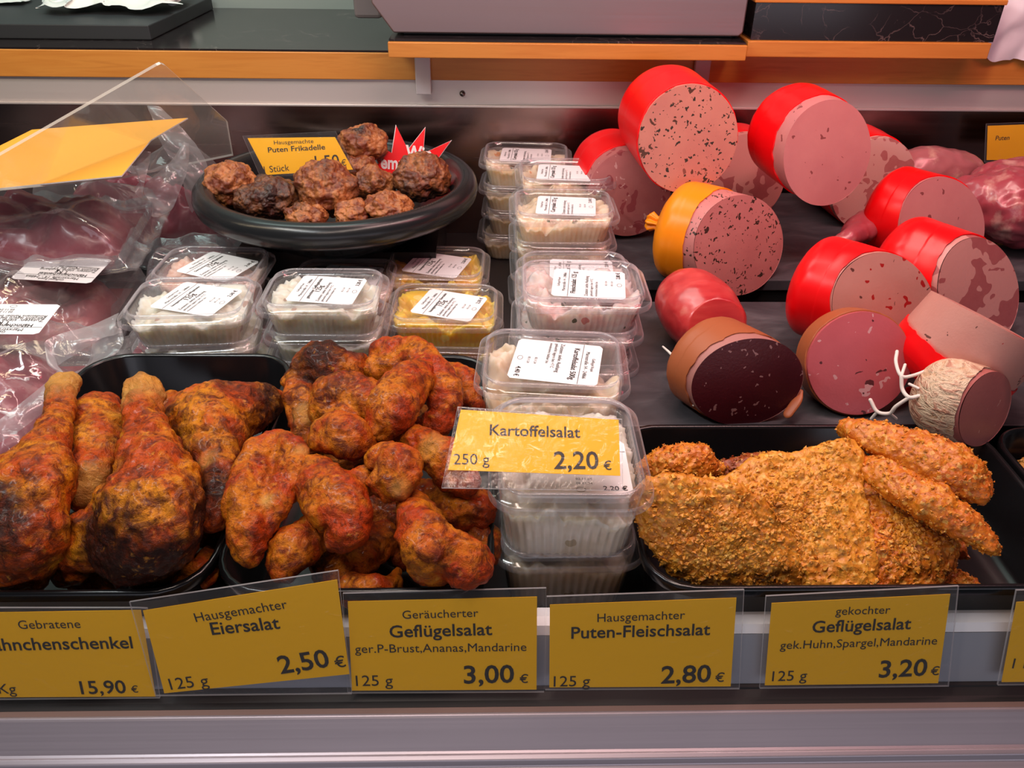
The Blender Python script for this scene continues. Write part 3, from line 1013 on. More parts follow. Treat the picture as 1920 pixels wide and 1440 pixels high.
sign('yellow price sign reading Hausgemachter Puten-Fleischsalat', FRONT,
     [(1030, 1289), (1370, 1287), (1381, 1121), (1031, 1134)],
     [('Hausgemachter', (1120, 1166), (1284, 1160), 0, 0), ('Puten-Fleischsalat', (1071, 1197), (1331, 1190), B, 0), ('125 g', (1038, 1287), (1106, 1286), 0, 0), ('2,80', (1239, 1281), (1332, 1278), B*1.2, 0), ('€', (1340, 1278), (1357, 1278), .006, 0)],
     [(1022, 1293), (1386, 1291), (1395, 1105), (1025, 1118)])
sign('yellow price sign reading gekochter Geflügelsalat, gek.Huhn, right in the rail', FRONT2,
     [(1434, 1285), (1759, 1281), (1782, 1114), (1447, 1131)],
     [('gekochter', (1566, 1153), (1668, 1150), 0, 0), ('Geflügelsalat', (1522, 1186), (1707, 1179), B, 0), ('gek.Huhn,Spargel,Mandarine', (1462, 1217), (1756, 1208), 0, 0), ('125 g', (1447, 1277), (1512, 1275), 0, 0), ('3,20', (1647, 1270), (1736, 1266), B*1.2, 0), ('€', (1744, 1266), (1760, 1265), .006, 0)],
     [(1424, 1290), (1778, 1286), (1797, 1098), (1436, 1117)])
sign('yellow price sign cut off by the right picture edge', FRONT2,
     [(1878, 1279), (2150, 1276), (2160, 1118), (1906, 1129)],
     [('1 Kg', (1897, 1253), (1950, 1252), 0, 0)],
     [(1870, 1284), (2160, 1280), (2170, 1100), (1905, 1106)])
# nearly lying on the front tub
a = math.radians(60)
KS = ((0, .350, .0660), (1, 0, 0), (0, math.sin(a), math.cos(a)))
sign('yellow price sign reading Kartoffelsalat 2,20, leaning on the potato salad tub', KS,
     [(840, 881), (1163, 892), (1160, 787), (864, 768)],
     [('Kartoffelsalat', (918, 816), (1088, 821), B, 0), ('250 g', (850, 871), (918, 871), 0, 0), ('2,20', (1039, 879), (1123, 879), B, 0), ('€', (1132, 881), (1147, 881), .006, 0)],
     [(828, 915), (1168, 920), (1166, 786), (858, 763)])
FR = lean(.868, .052, math.radians(18))
sign('yellow price sign reading Puten Frikadelle standing in the black bowl', FR,
     [(500, 328), (662, 318), (628, 257), (464, 259)],
     [('Hausgemachte', (514, 271), (588, 268), 0, .8), ('Puten Frikadelle', (503, 286), (610, 280), .012, .8), ('1 Stück', (496, 324), (543, 320), 0, 0), ('1,50', (592, 314), (637, 311), 0.006, 0), ('€', (641, 311), (650, 310), .0, 0)],
     [(489, 333), (668, 322), (629, 246), (455, 255)])
BK = lean(.965, .02, math.radians(8))
sign('dim yellow price sign reading Puten against the back wall at right', BK,
     [(1850, 300), (2010, 300), (2010, 230), (1852, 236)],
     [('Puten', (1866, 263), (1892, 262), .006, 0)],
     [(1846, 304), (2014, 304), (2014, 226), (1849, 232)])

# red star sign in the bowl
O, ex, ey = np.array([0, .915, .05]), np.array([1., 0, 0]), np.array([0, math.sin(.25), math.cos(.25)])
nz = np.cross(ex, ey)
def plpx(p):
    d = ray(*p); return EYE+d*(((O-EYE)@nz)/(d@nz))
pts = [(691, 263), (735, 287), (743, 236), (765, 281), (797, 240), (793, 288), (845, 264), (816, 304), (864, 309), (838, 324), (850, 345), (800, 352), (790, 372), (760, 350), (733, 329), (676, 307), (711, 307)]
c = [plpx(p) for p in pts]
cc = np.mean(c, axis=0)
t = thing('star_sign', 'red star shaped sign reading Wir empfehlen among the meatballs', 'sign', (cc[0], cc[1], min(p[2] for p in c)))
g = G()
n = len(c)
g.add([p+nz*.0004 for p in c]+[p-nz*.0004 for p in c], [tuple(range(n))[::-1], tuple(range(n, 2*n))]+[(i, (i+1) % n, n+(i+1) % n, n+i) for i in range(n)], 0, False)
c2 = [cc+(p-cc)*1.035-nz*.0006 for p in c]
g.add([p for p in c2]+[p-nz*.0003 for p in c2], [tuple(range(n))[::-1], tuple(range(n, 2*n))]+[(i, (i+1) % n, n+(i+1) % n, n+i) for i in range(n)], 1, False)
for s, a, b in (('Wir', (760, 297), (808, 301)), ('empfehlen', (714, 315), (822, 323))):
    A, Bp = plpx(a), plpx(b); u = Bp-A; w = np.linalg.norm(u); u /= w
    put_text(g, s, A+nz*.0004, u, np.cross(nz, u), nz, width=w, bold=.03, mi=1, squeeze=1.25)
part('star_card', g, [STARRED, plain('white_print', (.85, .8, .8), .5)], t)

# ------------------------------------------------------------------ the bowl and its meatballs
BC = np.array([-.167, .851, .0]); BR = .150; BZ = .062
prof = [(.0, .0130), (.070, .0130), (.084, .0155), (.102, .0270), (.116, .0410), (.124, .0510), (.1280, .0530), (.133, .0500), (.139, .0490), (.1450, .0505), (.1495, .0555), (.1510, .0620), (.1495, .0690), (.1450, .0740), (.139, .0758), (.1330, .0745), (.1285, .0700), (.1265, .0640), (.121, .0530), (.111, .0400), (.095, .0270), (.078, .0180), (.066, .0160), (0, .0158)]
rings = []
for r_, z in prof:
    th = np.linspace(0, 2*PI, 120, endpoint=False)
    rings.append(np.column_stack([BC[0]+max(r_, .0003)*np.cos(th), BC[1]+max(r_, .0003)*np.sin(th), np.full(120, z)]))
V, F = loft(rings, True, True, True)
bowl = solo('serving_bowl', G().add(V, F), BOWLM, 'round anthracite bowl with rolled rim full of meatballs', 'bowl')
# beads of the grip pattern along the rim
g = G()
for k in range(46):
    for r_ in (.1365, .1415, .1455):
        th = math.radians(-62+k*1.55)
        z = .0760 if r_ < .14 else .0752 if r_ < .143 else .0732
        x, y = BC[0]+r_*math.cos(th), BC[1]+r_*math.sin(th)
        g.add(np.array([(0, 0, .0007), (.0007, 0, 0), (0, .0007, 0), (-.0007, 0, 0), (0, -.0007, 0)])+(x, y, z-.0004), [(0, 1, 2), (0, 2, 3), (0, 3, 4), (0, 4, 1)])
bd = part('grip_beads', g, BOWLM, bowl)


def ball(px, py, z, w, h, seed, depth=.9, amp=.0055):
    c = az(px, py, z)
    rx, rz = pr(w, c), pr(h, c)
    b = bpy.data.meshes.new('t')
    import bmesh
    bm = bmesh.new(); bmesh.ops.create_icosphere(bm, subdivisions=6, radius=1.0)
    V = np.array([v.co[:] for v in bm.verts]); F = [tuple(v.index for v in f.verts) for f in bm.faces]
    bm.free(); bpy.data.meshes.remove(b)
    D = V*np.array([rx, rx*depth, rz])
    f = fbm(D, 34, 2, seed); k = fbm(D, 110, 3, seed+2); q = ridged(D, 75, seed+5)
    D = D+V*(f*amp*1.0+np.clip(k, -1, 1)*.0032+q*.0015)[:, None]
    char = np.clip(fbm(D, 30, 2, seed+8)*.9+.1, 0, 1)
    return D+c, F, char


BALLS = [
    (436, 348, .070, 92, 84, 1, 0.0, 'light brown meatball at the left rim of the black bowl'),
    (500, 374, .060, 106, 76, 2, .8, 'dark charred meatball at the front left of the bowl'),
    (610, 352, .072, 112, 96, 3, .35, 'large dark brown meatball below the Frikadelle price sign'),
    (682, 270, .088, 86, 74, 4, .25, 'meatball behind the sign at the rear of the bowl'),
    (790, 333, .066, 102, 84, 5, .6, 'dark charred meatball in front of the red star sign'),
    (702, 352, .054, 72, 66, 6, .05, 'light meatball in the middle of the bowl'),
    (728, 391, .058, 94, 54, 7, 0.0, 'flat pale meatball at the front right of the bowl'),
    (576, 404, .056, 76, 44, 8, .1, 'small reddish meatball piece behind the front rim'),
    (660, 402, .056, 66, 46, 9, .1, 'small reddish meatball between two larger ones'),
    (672, 322, .064, 74, 66, 10, .0, 'orange brown meatball beside the lower sign edge'),
]
for px, py, y, w, h, sd, ch, lab in BALLS:
    V, F, c = ball(px, py, y, w, h, sd)
    solo('meatball', G().add(V, F), PATTY, lab, 'meatball', 'fried turkey meatballs', attrs={'char': c*.6+ch*.55*np.clip(1-c, 0, 1)})


# ------------------------------------------------------------------ roast chicken
def limb(pts, n=28, k=6, flat=1.0):
    """pts: (px, py, z, width in px) read as points at height z in the tray"""
    P = []
    for px, py, z, w in pts:
        c = az(px, py, z); P.append((*c, pr(w, c)))
    return tube(P, n, k, flat, upv=(0, -.5, .85))


def meat_piece(name, label, limbs, seed, mat, cat, group, bones=(), chars=(), amp=.0022, voxel=.0016, flat=.85, base_char=0.0):
    V, Nn, F = fuse([limb(l, flat=flat) for l in limbs], voxel, 8)
    f = fbm(V, 42, 3, seed); r1 = ridged(V, 85, seed+2); k = fbm(V, 210, 2, seed+4)
    k2 = ridged(V+f[:, None]*.004, 150, seed+9)
    V = V+Nn*(f*amp*1.4+r1*amp*.45+k*amp*.35+np.clip(k2, -.3, 1)*amp*.32)[:, None]
    pale = np.zeros(len(V))
    for px, py, z, rad in bones:
        c = az(px, py, z); R = pr(rad, c)*2
        pale = np.maximum(pale, np.clip(1.3-np.linalg.norm(V-c, axis=1)/R, 0, 1))
    ch = np.full(len(V), base_char)+np.clip(fbm(V, 26, 2, seed+7), -1, 1)*.22  # base level darkens the whole piece evenly
    for px, py, z, rad, s in chars:
        c = az(px, py, z); R = pr(rad, c)*2
        ch += s*np.clip(1.2-np.linalg.norm(V-c, axis=1)/R, 0, 1)
    return solo(name, G().add(V, F), mat, label, cat, group, attrs={'pale': pale, 'char': ch})


LG = 'roast chicken legs in the tray'
leg = lambda lab, limbs, seed, **k: meat_piece('roast_drumstick', lab, limbs, seed, SKIN, 'chicken leg', LG, **k)
leg('roast chicken leg at the left edge, knuckle pointing up', [
    [(118, 722, .050, 58), (112, 765, .050, 54), (98, 815, .050, 66), (72, 880, .046, 138), (52, 930, .042, 160), (35, 1000, .030, 165), (24, 1045, .010, 120)],
    [(95, 915, .042, 70), (92, 990, .034, 66), (75, 1050, .012, 60), (66, 1080, .000, 46)],
    [(5, 1078, -.020, 84), (55, 1084, -.022, 56)]],
    1, bones=[(118, 722, .05, 75), (95, 1000, .03, 30)], chars=[(10, 960, .045, 100, .75), (40, 1080, .02, 60, .4)])
leg('roast chicken drumstick with white bone end, between two larger legs', [
    [(182, 768, .020, 70), (180, 800, .026, 112), (180, 845, .028, 104), (170, 890, .028, 84), (162, 915, .024, 78)]],
    2, bones=[(168, 912, .03, 45)])
leg('large roast chicken leg in the middle, dark crusted thigh below', [
    [(265, 738, .056, 72), (262, 765, .056, 66), (264, 800, .054, 66), (282, 860, .052, 120), (292, 920, .048, 160), (285, 970, .042, 190), (260, 1000, .016, 205), (245, 1036, -.010, 150)],
    [(305, 950, .042, 150), (302, 995, .018, 150), (290, 1036, -.010, 110)],
    [(230, 960, .036, 80), (190, 1000, .022, 100), (150, 1040, .002, 95), (125, 1062, -.010, 60)],
    [(320, 930, .040, 110), (340, 985, .028, 80), (345, 1020, .006, 60)],
    [(150, 1072, -.020, 60), (250, 1082, -.022, 88), (335, 1074, -.022, 66)],
    [(255, 733, .058, 34), (290, 742, .056, 36)]],
    3, bones=[(265, 745, .056, 60), (300, 800, .054, 20)], chars=[(270, 1040, .020, 170, .75), (225, 900, .045, 40, .45), (330, 960, .044, 70, .5), (200, 1010, .03, 70, .4)], amp=.0028)
leg('brown roast chicken leg at the right rear of the tray', [
    [(332, 785, .016, 80), (372, 788, .026, 140), (400, 812, .028, 132), (405, 855, .028, 84), (412, 895, .026, 66), (408, 940, .020, 64), (400, 965, .016, 60)],
    [(395, 782, .028, 130), (455, 765, .024, 104), (500, 752, .016, 64), (516, 745, .012, 34)]],
    4, base_char=.27, bones=[(398, 868, .032, 24)], chars=[(440, 740, .03, 70, .35), (400, 800, .03, 50, .25), (412, 930, .02, 60, .45)])
leg('dark red chicken leg lying under the large middle leg', [
    [(120, 1040, .004, 60), (160, 1000, .000, 90), (200, 960, -.004, 80)]], 5, base_char=.1)
leg('small reddish chicken leg end in the front right tray corner', [
    [(340, 1085, -.008, 60), (375, 1075, -.006, 62), (392, 1050, -.010, 50)]], 6)
leg('roast chicken leg end peeping out behind the middle leg', [
    [(310, 790, -.002, 50), (318, 765, .002, 46), (322, 750, .000, 36)]], 7)
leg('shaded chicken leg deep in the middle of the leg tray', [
    [(330, 960, -.012, 80), (390, 985, -.016, 80), (420, 940, -.012, 60)]], 8, base_char=.25)  # skin darkened to add to the shade deep in the pile

WG = 'roast chicken wings in the tray'
wing = lambda lab, limbs, seed, **k: meat_piece('chicken_wing', lab, limbs, seed, WINGSKIN, 'chicken wing', WG, flat=.8, voxel=.0014, **k)
wing('folded chicken wing at the left edge of the wing tray', [
    [(512, 835, .046, 62), (478, 865, .044, 66), (462, 930, .038, 78), (468, 1000, .028, 74), (472, 1035, .020, 56)],
    [(505, 832, .046, 50), (540, 848, .046, 58), (545, 885, .042, 62), (520, 940, .036, 54), (500, 990, .028, 40)],
    [(540, 900, .04, 40), (562, 922, .036, 34)]], 21, bones=[(566, 850, .05, 18), (500, 940, .04, 18)])
wing('broad orange chicken wing piece in the middle of the tray', [
    [(575, 865, .038, 46), (598, 905, .040, 90), (632, 945, .040, 118), (648, 985, .036, 96), (636, 1012, .030, 56)],
    [(640, 930, .042, 90), (680, 900, .042, 50)]], 22, bones=[(565, 850, .04, 14)])
wing('dark brown chicken wing at the rear left of the tray', [
    [(555, 712, .040, 54), (590, 690, .046, 88), (635, 692, .048, 84), (665, 690, .046, 56)],
    [(560, 730, .038, 56), (570, 790, .030, 54), (586, 830, .020, 42)],
    [(588, 664, .05, 34), (605, 668, .05, 28)]], 23, base_char=.22, chars=[(610, 680, .05, 70, .5)], bones=[(575, 780, .034, 26)])
wing('brown chicken wing middle joint between two red wings', [
    [(620, 745, .046, 84), (665, 740, .050, 84), (705, 750, .052, 74)],
    [(610, 770, .040, 60), (650, 780, .044, 52)]], 24, base_char=.18, chars=[(640, 730, .05, 40, .3)])
wing('long red brown chicken wing on top of the pile', [
    [(795, 690, .062, 46), (768, 715, .064, 82), (735, 765, .062, 96), (718, 800, .054, 66)]], 25, chars=[(800, 700, .06, 30, .3)])
wing('red chicken wing arching over the rear of the tray', [
    [(720, 665, .050, 58), (765, 660, .056, 66), (800, 690, .056, 74), (832, 735, .052, 70), (830, 780, .042, 56), (800, 800, .034, 50)],
    [(700, 690, .046, 46), (740, 680, .05, 60)]], 26)
wing('small crusty chicken wing tip in the right rear corner', [
    [(835, 700, .030, 40), (868, 720, .030, 60), (880, 745, .026, 50), (900, 760, .022, 24)]], 27, base_char=.1)
wing('dark red knuckle of a chicken wing in the centre', [
    [(592, 825, .050, 42), (625, 815, .054, 68), (665, 820, .054, 72), (690, 822, .050, 46)],
    [(600, 808, .054, 40), (640, 796, .056, 36), (690, 815, .052, 26)]], 28, chars=[(640, 850, .05, 40, .2)])
wing('rounded knuckle of a chicken wing, bone end towards the front', [
    [(720, 860, .054, 62), (742, 872, .054, 88), (748, 898, .050, 80)],
    [(705, 905, .048, 40), (722, 925, .042, 34)], [(745, 905, .05, 34), (752, 925, .046, 30)]], 29, bones=[(752, 915, .05, 22)])
wing('split chicken wing with pale meat beside the price sign', [
    [(760, 815, .046, 46), (800, 835, .046, 64), (840, 870, .042, 80), (868, 900, .034, 66)],
    [(790, 815, .048, 30), (830, 845, .048, 30)]], 30, bones=[(815, 840, .05, 28)])
wing('long chicken wing drumette hanging to the right front', [
    [(775, 940, .034, 56), (785, 975, .036, 82), (800, 1020, .034, 100), (812, 1050, .022, 100), (822, 1072, .006, 76)],
    [(830, 1030, .030, 90), (880, 1060, .022, 88), (905, 1050, .018, 60)]], 31)
wing('dark chicken wing at the right wall of the tray', [
    [(790, 935, .010, 70), (850, 950, .014, 90), (900, 955, .014, 70)]], 32, base_char=.15)
wing('smooth chicken wing piece at the lower left', [
    [(580, 1000, .016, 80), (545, 1030, .016, 84), (528, 1060, .010, 60)]], 33)
wing('chicken wing tip at the front edge behind the signs', [
    [(660, 1108, -.004, 46), (695, 1100, .000, 54), (735, 1095, -.004, 46), (748, 1070, -.004, 26)]], 34)
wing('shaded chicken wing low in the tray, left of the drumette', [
    [(620, 1070, -.012, 80), (670, 1040, -.006, 90), (710, 1010, -.006, 70)]], 35, base_char=.2)  # darker skin tone carries some of the shade low in the tray
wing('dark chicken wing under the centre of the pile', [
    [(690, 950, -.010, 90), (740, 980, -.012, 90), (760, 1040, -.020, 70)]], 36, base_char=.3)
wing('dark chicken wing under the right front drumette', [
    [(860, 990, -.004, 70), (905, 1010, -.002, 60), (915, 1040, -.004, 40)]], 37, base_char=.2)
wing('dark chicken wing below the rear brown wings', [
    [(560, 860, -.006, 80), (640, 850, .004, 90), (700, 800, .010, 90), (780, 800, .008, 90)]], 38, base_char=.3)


# ------------------------------------------------------------------ breaded cutlets
def crumbs(P, Nn, count, size, seed):
    r = np.random.default_rng(seed)
    idx = r.integers(0, len(P), count)
    base = np.array([(1, 0, 0), (-1, 0, 0), (0, 1, 0), (0, -1, 0), (0, 0, 1), (0, 0, -1)], float)
    Fo = [(0, 2, 4), (2, 1, 4), (1, 3, 4), (3, 0, 4), (2, 0, 5), (1, 2, 5), (3, 1, 5), (0, 3, 5)]
    V = []; F = []
    for q, i in enumerate(idx):
        s = size*(.4+r.random()**3*1.8)
        b = base*(r.uniform(.6, 1.3, (6, 1)))*np.array([s, s*r.uniform(.5, 1), s*r.uniform(.3, .7)])
        A = r.normal(size=(3, 3)); Q, _ = np.linalg.qr(A)
        n_ = Nn[i]
        if r.random() < .6:
            t = np.cross(n_, r.normal(size=3)); t /= np.linalg.norm(t)+1e-9
            Q = np.array([t, np.cross(n_, t), n_])
        V.append(b@Q+P[i]+n_*s*.15+r.normal(size=3)*.0004)
        F += [tuple(v+q*6 for v in f) for f in Fo]
    return np.concatenate(V), F


def cutlet(label, outline, zfun, thick, seed, mat, dome=.004, ncr=2600, size=.0013):
    """a flat breaded cutlet; outline in px, zfun(px, py) its height in the tray"""
    pts = np.array([az(px, py, zfun(px, py)) for px, py in outline])
    n = 150
    C = np.vstack([pts, pts[:1]])
    L = np.concatenate([[0], np.cumsum(np.linalg.norm(np.diff(C, axis=0), axis=1))])
    t = np.linspace(0, L[-1], n, endpoint=False)
    ring0 = np.stack([np.interp(t, L, C[:, i]) for i in range(3)], 1)
    for _ in range(2): ring0 = .5*ring0+.25*(np.roll(ring0, 1, 0)+np.roll(ring0, -1, 0))
    c = ring0.mean(0)
    u, s_, vt = np.linalg.svd(ring0-c); nz = vt[2]
    if nz@(EYE-c) < 0: nz = -nz
    rings = []
    ks = np.linspace(.03, 1, 34)
    for k in ks: rings.append(c+(ring0-c)*k+nz*(dome*(1-k**3)))
    for a in np.linspace(20, 160, 7):
        a = math.radians(a); rr = ring0-c; rl = rr/np.linalg.norm(rr, axis=1)[:, None]
        rings.append(ring0+rl*(thick*.5*math.sin(a))-nz*(thick*.5*(1-math.cos(a))))
    for k in np.linspace(1, .03, 10): rings.append(c+(ring0-c)*k-nz*thick)
    V, F = loft(rings, True, True, True)
    me = mesh('t', G().add(V, F), []); Nn = np.empty(len(V)*3); me.vertices.foreach_get('normal', Nn); Nn = Nn.reshape(-1, 3)
    if (Nn[n*10]@nz) < 0: Nn = -Nn; F = [f[::-1] for f in F]
    bpy.data.meshes.remove(me)
    f = fbm(V, 26, 2, seed); k = fbm(V, 120, 3, seed+3); r2 = fbm(V, 330, 2, seed+5)
    V = V+Nn*(f*.0035+k*.0022+r2*.0011)[:, None]
    g = G().add(V, F)
    m = n*41
    cv, cf = crumbs(V[:m], Nn[:m], ncr, size, seed)
    g.add(cv, cf, 1, False)
    return solo('breaded_cutlet', g, [mat, FLAKER if mat is CRUMBR else FLAKE], label, 'breaded cutlet', 'breaded cutlets in the tray')


cutlet('large breaded cutlet filling the left front of the tray', [(1200, 960), (1212, 918), (1260, 905), (1300, 915), (1380, 925), (1430, 955), (1480, 1010), (1505, 1080), (1500, 1106), (1400, 1106), (1320, 1096), (1258, 1066), (1212, 1005)],
       lambda x, y: .052-(y-900)/210*.064, .010, 41, CRUMB, dome=.006)
cutlet('large pointed breaded cutlet in the middle leaning on others', [(1275, 918), (1370, 898), (1440, 862), (1540, 848), (1580, 832), (1606, 845), (1612, 930), (1630, 1010), (1635, 1075), (1625, 1112), (1520, 1112), (1505, 1070), (1470, 1000), (1400, 940), (1330, 935)],
       lambda x, y: .044-(y-830)/280*.052, .010, 42, CRUMBL)
cutlet('breaded cutlet with a browned lower corner at the right', [(1608, 930), (1680, 935), (1745, 965), (1800, 1020), (1790, 1060), (1745, 1100), (1640, 1110), (1610, 1050)],
       lambda x, y: .020-(y-930)/180*.030, .009, 43, CRUMBR, ncr=1200)
cutlet('orange breaded piece at the lower right tray corner', [(1765, 1085), (1800, 1070), (1845, 1095), (1850, 1110), (1780, 1112)],
       lambda x, y: -.018, .007, 44, CRUMBR, ncr=350)
cutlet('shaded breaded cutlet under the right tenders', [(1600, 900), (1700, 930), (1790, 985), (1810, 1030), (1700, 1020), (1610, 960)],
       lambda x, y: -.002-(y-900)*.0001, .009, 45, CRUMBR, ncr=400)


def tender(label, limbs, seed, mat, ncr=1300, amp=.002, name='breaded_tender', cat='chicken tender', size=.0009, flat=.8):
    V, Nn, F = fuse([limb(l, flat=flat) for l in limbs], .0016, 5)
    f = fbm(V, 36, 2, seed); k = fbm(V, 130, 3, seed+3); r2 = fbm(V, 330, 2, seed+5)
    V = V+Nn*(f*amp*1.4+k*amp*.9+r2*.0010)[:, None]
    g = G().add(V, F)
    cv, cf = crumbs(V, Nn, ncr, size, seed)
    g.add(cv, cf, 1, False)
    return solo(name, g, [mat, FLAKER if mat is CRUMBR else mat], label, cat, 'breaded chicken tenders')


tender('upper breaded chicken tender resting on the tray wall', [
    [(1592, 808, .040, 40), (1640, 822, .044, 68), (1710, 846, .046, 86), (1780, 880, .046, 96), (1825, 915, .040, 66)],
    [(1800, 890, .046, 80), (1838, 900, .040, 40)]], 51, CRUMBR)
tender('lower breaded chicken tender with browned tip at the right', [
    [(1610, 868, .030, 40), (1660, 890, .034, 74), (1735, 935, .034, 78), (1800, 975, .030, 66), (1850, 1015, .024, 50), (1866, 1028, .020, 30)]], 52, CRUMBR)
tender('rounded breaded nugget at the left rear of the tray', [
    [(1212, 885, .010, 50), (1255, 872, .018, 72), (1305, 868, .020, 72), (1340, 880, .014, 46)]], 53, CRUMBR, name='breaded_nugget', cat='chicken nugget')
tender('small dark browned breaded piece behind the pointed cutlet', [
    [(1345, 888, .006, 40), (1395, 875, .012, 44), (1440, 860, .012, 26)]], 54, CRUMBD, 400, name='breaded_nugget', cat='chicken nugget')
tender('pale breaded piece in the tray at the right edge', [
    [(1922, 905, -.020, 66), (1955, 895, -.018, 100), (2000, 915, -.020, 90)]], 55, CRUMBP, 700, name='breaded_nugget', cat='chicken nugget')


# ------------------------------------------------------------------ cut sausages
def unit(v):
    v = np.asarray(v, float); return v/np.linalg.norm(v)


def sausage(label, face, y, R, L, a, nrm, band, casing, meat, facem, name='cut_sausage', cat='sausage', sq=1.0, knot=True, jag=.0025, seed=1, taper=.30, group='cut sausages on the slate', zc=None, casing_name='casing', rim=None, dome=.0015):
    """face: px of the cut's centre; y (or zc): where it stands; a: direction from the cut into the body; nrm: outward normal of the cut"""
    C = az(face[0], face[1], zc) if zc is not None else ay(face[0], face[1], y)
    a = unit(a); nrm = unit(nrm)
    up = np.array([0, 0, 1.])
    e1 = unit(np.cross(a, up)); e2 = np.cross(e1, a)
    r = np.random.default_rng(seed)
    n = 96
    th = np.linspace(0, 2*PI, n, endpoint=False)
    circ = np.outer(np.cos(th), e1)+np.outer(np.sin(th), e2)*sq
    wob = 1+.012*np.array([mnoise.noise(Vector((math.cos(t)*1.2, math.sin(t)*1.2, seed*7.3))) for t in th])
    jg = np.array([mnoise.noise(Vector((math.cos(t)*5, math.sin(t)*5, seed*3.1)))+.5*mnoise.noise(Vector((math.cos(t)*14, math.sin(t)*14, seed*5.1))) for t in th])*jag
    off = lambda rad: -(circ*rad)@nrm/(a@nrm)      # slant of the cut along the axis

    def rad(s):                                       # s: 0 at cut, 1 at the far end
        k = max(0, (s-(1-taper))/taper)
        return R*math.sqrt(max(1e-4, 1-k**2.3))

    def ringat(tt, rr, wv=True):
        k = np.clip(1-np.asarray(tt)/(L*.6), 0, 1)
        ax = np.asarray(tt)+off(R)*k
        return C+circ*(rr*(wob if wv else 1))[:, None]+np.outer(ax, a) if np.ndim(rr*wob) else None
    base_z = (C+circ*R)[:, 2].min()
    t = thing(name, label, cat, (C[0]+a[0]*L*.4, C[1]+a[1]*L*.4, base_z), group)
    # casing
    rings = []
    t0 = band+jg
    rings.append(C+circ*((R-.0012)*wob)[:, None]+np.outer(t0+.0006+off(R)*np.clip(1-t0/(L*.6), 0, 1), a))
    for s in np.concatenate([[0, .004], np.linspace(.03, 1, 40)]):
        tt = t0*(1-s)**2+s*(L-t0*0)*1.0 if s > 0 else t0
        tt = t0+(L-t0)*s
        rr = rad(float(np.mean(tt))/L)+(.0007 if s < .5 else .0004)
        wr = 1+.010*np.array([mnoise.noise(Vector((math.cos(q)*2.5, math.sin(q)*2.5, seed+float(np.mean(tt))*30))) for q in th])
        rings.append(C+circ*(rr*wob*wr)[:, None]+np.outer(tt+off(R)*np.clip(1-tt/(L*.6), 0, 1), a))
    if knot:
        for tt, rr in ((L+.002, .007), (L+.006, .006), (L+.012, .009), (L+.016, .006)):
            rings.append(C+circ*rr*(1+.2*np.sin(th*7))[:, None]+np.outer(np.full(n, tt), a))
    V, F = loft(rings, True, False, True)
    part(casing_name, G().add(V, F), casing, t)
    # meat with its cut face
    rings = []
    for s in np.linspace(0, 1, 8):
        tt = np.full(n, min(L*.5, band+.02)*(1-s))
        rings.append(C+circ*((R-.0006)*wob)[:, None]+np.outer(tt+off(R)*np.clip(1-tt/(L*.6), 0, 1), a))
    g = G()
    V, F = loft(rings, True, True, False); g.add(V, F, 0)
    fr = []
    for k in np.linspace(1, .02, 14):
        q = circ*((R-.0006)*wob*k)[:, None]
        ax = off(R-.0006)*wob*k
        fr.append(C+q+np.outer(ax, a)+nrm*dome*(1-k*k))
    V, F = loft(fr, True, False, True); g.add(V, F, 1)
    part('meat', g, [rim or meat, facem], t)
    return t


def meatmat(m): return m

SW = [
    ('red cased ham sausage at the rear beside the salad stacks', (1180, 364), .850, .0465, .12, (-.12, 1, 0), (.08, -1, .16), .020, RED, FINEHAM, 1),
    ('red cased ham chunk sausage lying under two large sausages', (1394, 338), .915, .0520, .07, (-.05, 1, 0), (.12, -1, .16), .013, RED, BIER, 2),
    ('red cased marbled ham sausage behind the plain pink one', (1638, 347), .890, .0520, .09, (-.10, 1, 0), (.14, -1, .16), .010, RED, BIER2, 3),
    ('large red cased sausage with herb specks lying on top at the rear', (1291, 262), .790, .0505, .115, (-.10, 1, .03), (.10, -1, .20), .003, RED, OLIVE, 4),
    ('large red cased plain pink sausage lying on top at the rear', (1552, 288), .770, .0475, .095, (-.22, 1, .05), (.20, -1, .28), .020, RED, LYON, 5),
    ('orange cased pepper sausage with a peeled pale band', (1387, 462), .730, .0490, .083, (-.84, .55, .05), (.50, -1, .24), .027, ORANGE, PEPPER, 6),
    ('red cased pale sausage lying crosswise at the right rear', (1768, 424), .765, .0465, .075, (-.60, .80, 0), (.24, -1, .40), .003, RED, LYON, 7),
    ('red cased sausage with paprika pieces in the middle of the slate', (1659, 578), .590, .0440, .078, (-.82, .70, .03), (.32, -1, .40), .004, RED, PAPRIKA, 8),
    ('red cased sausage with big ham chunks at the right', (1836, 550), .630, .0450, .092, (-.80, .72, .12), (.42, -1, .42), .010, RED, BIER, 9),
]
for lab, fp, y, R, L, a, nr, bd_, cas, fm, sd in SW:
    sausage(lab, fp, y, R, L, a, nr, bd_, cas, fm, fm, seed=sd, knot=(sd == 6))

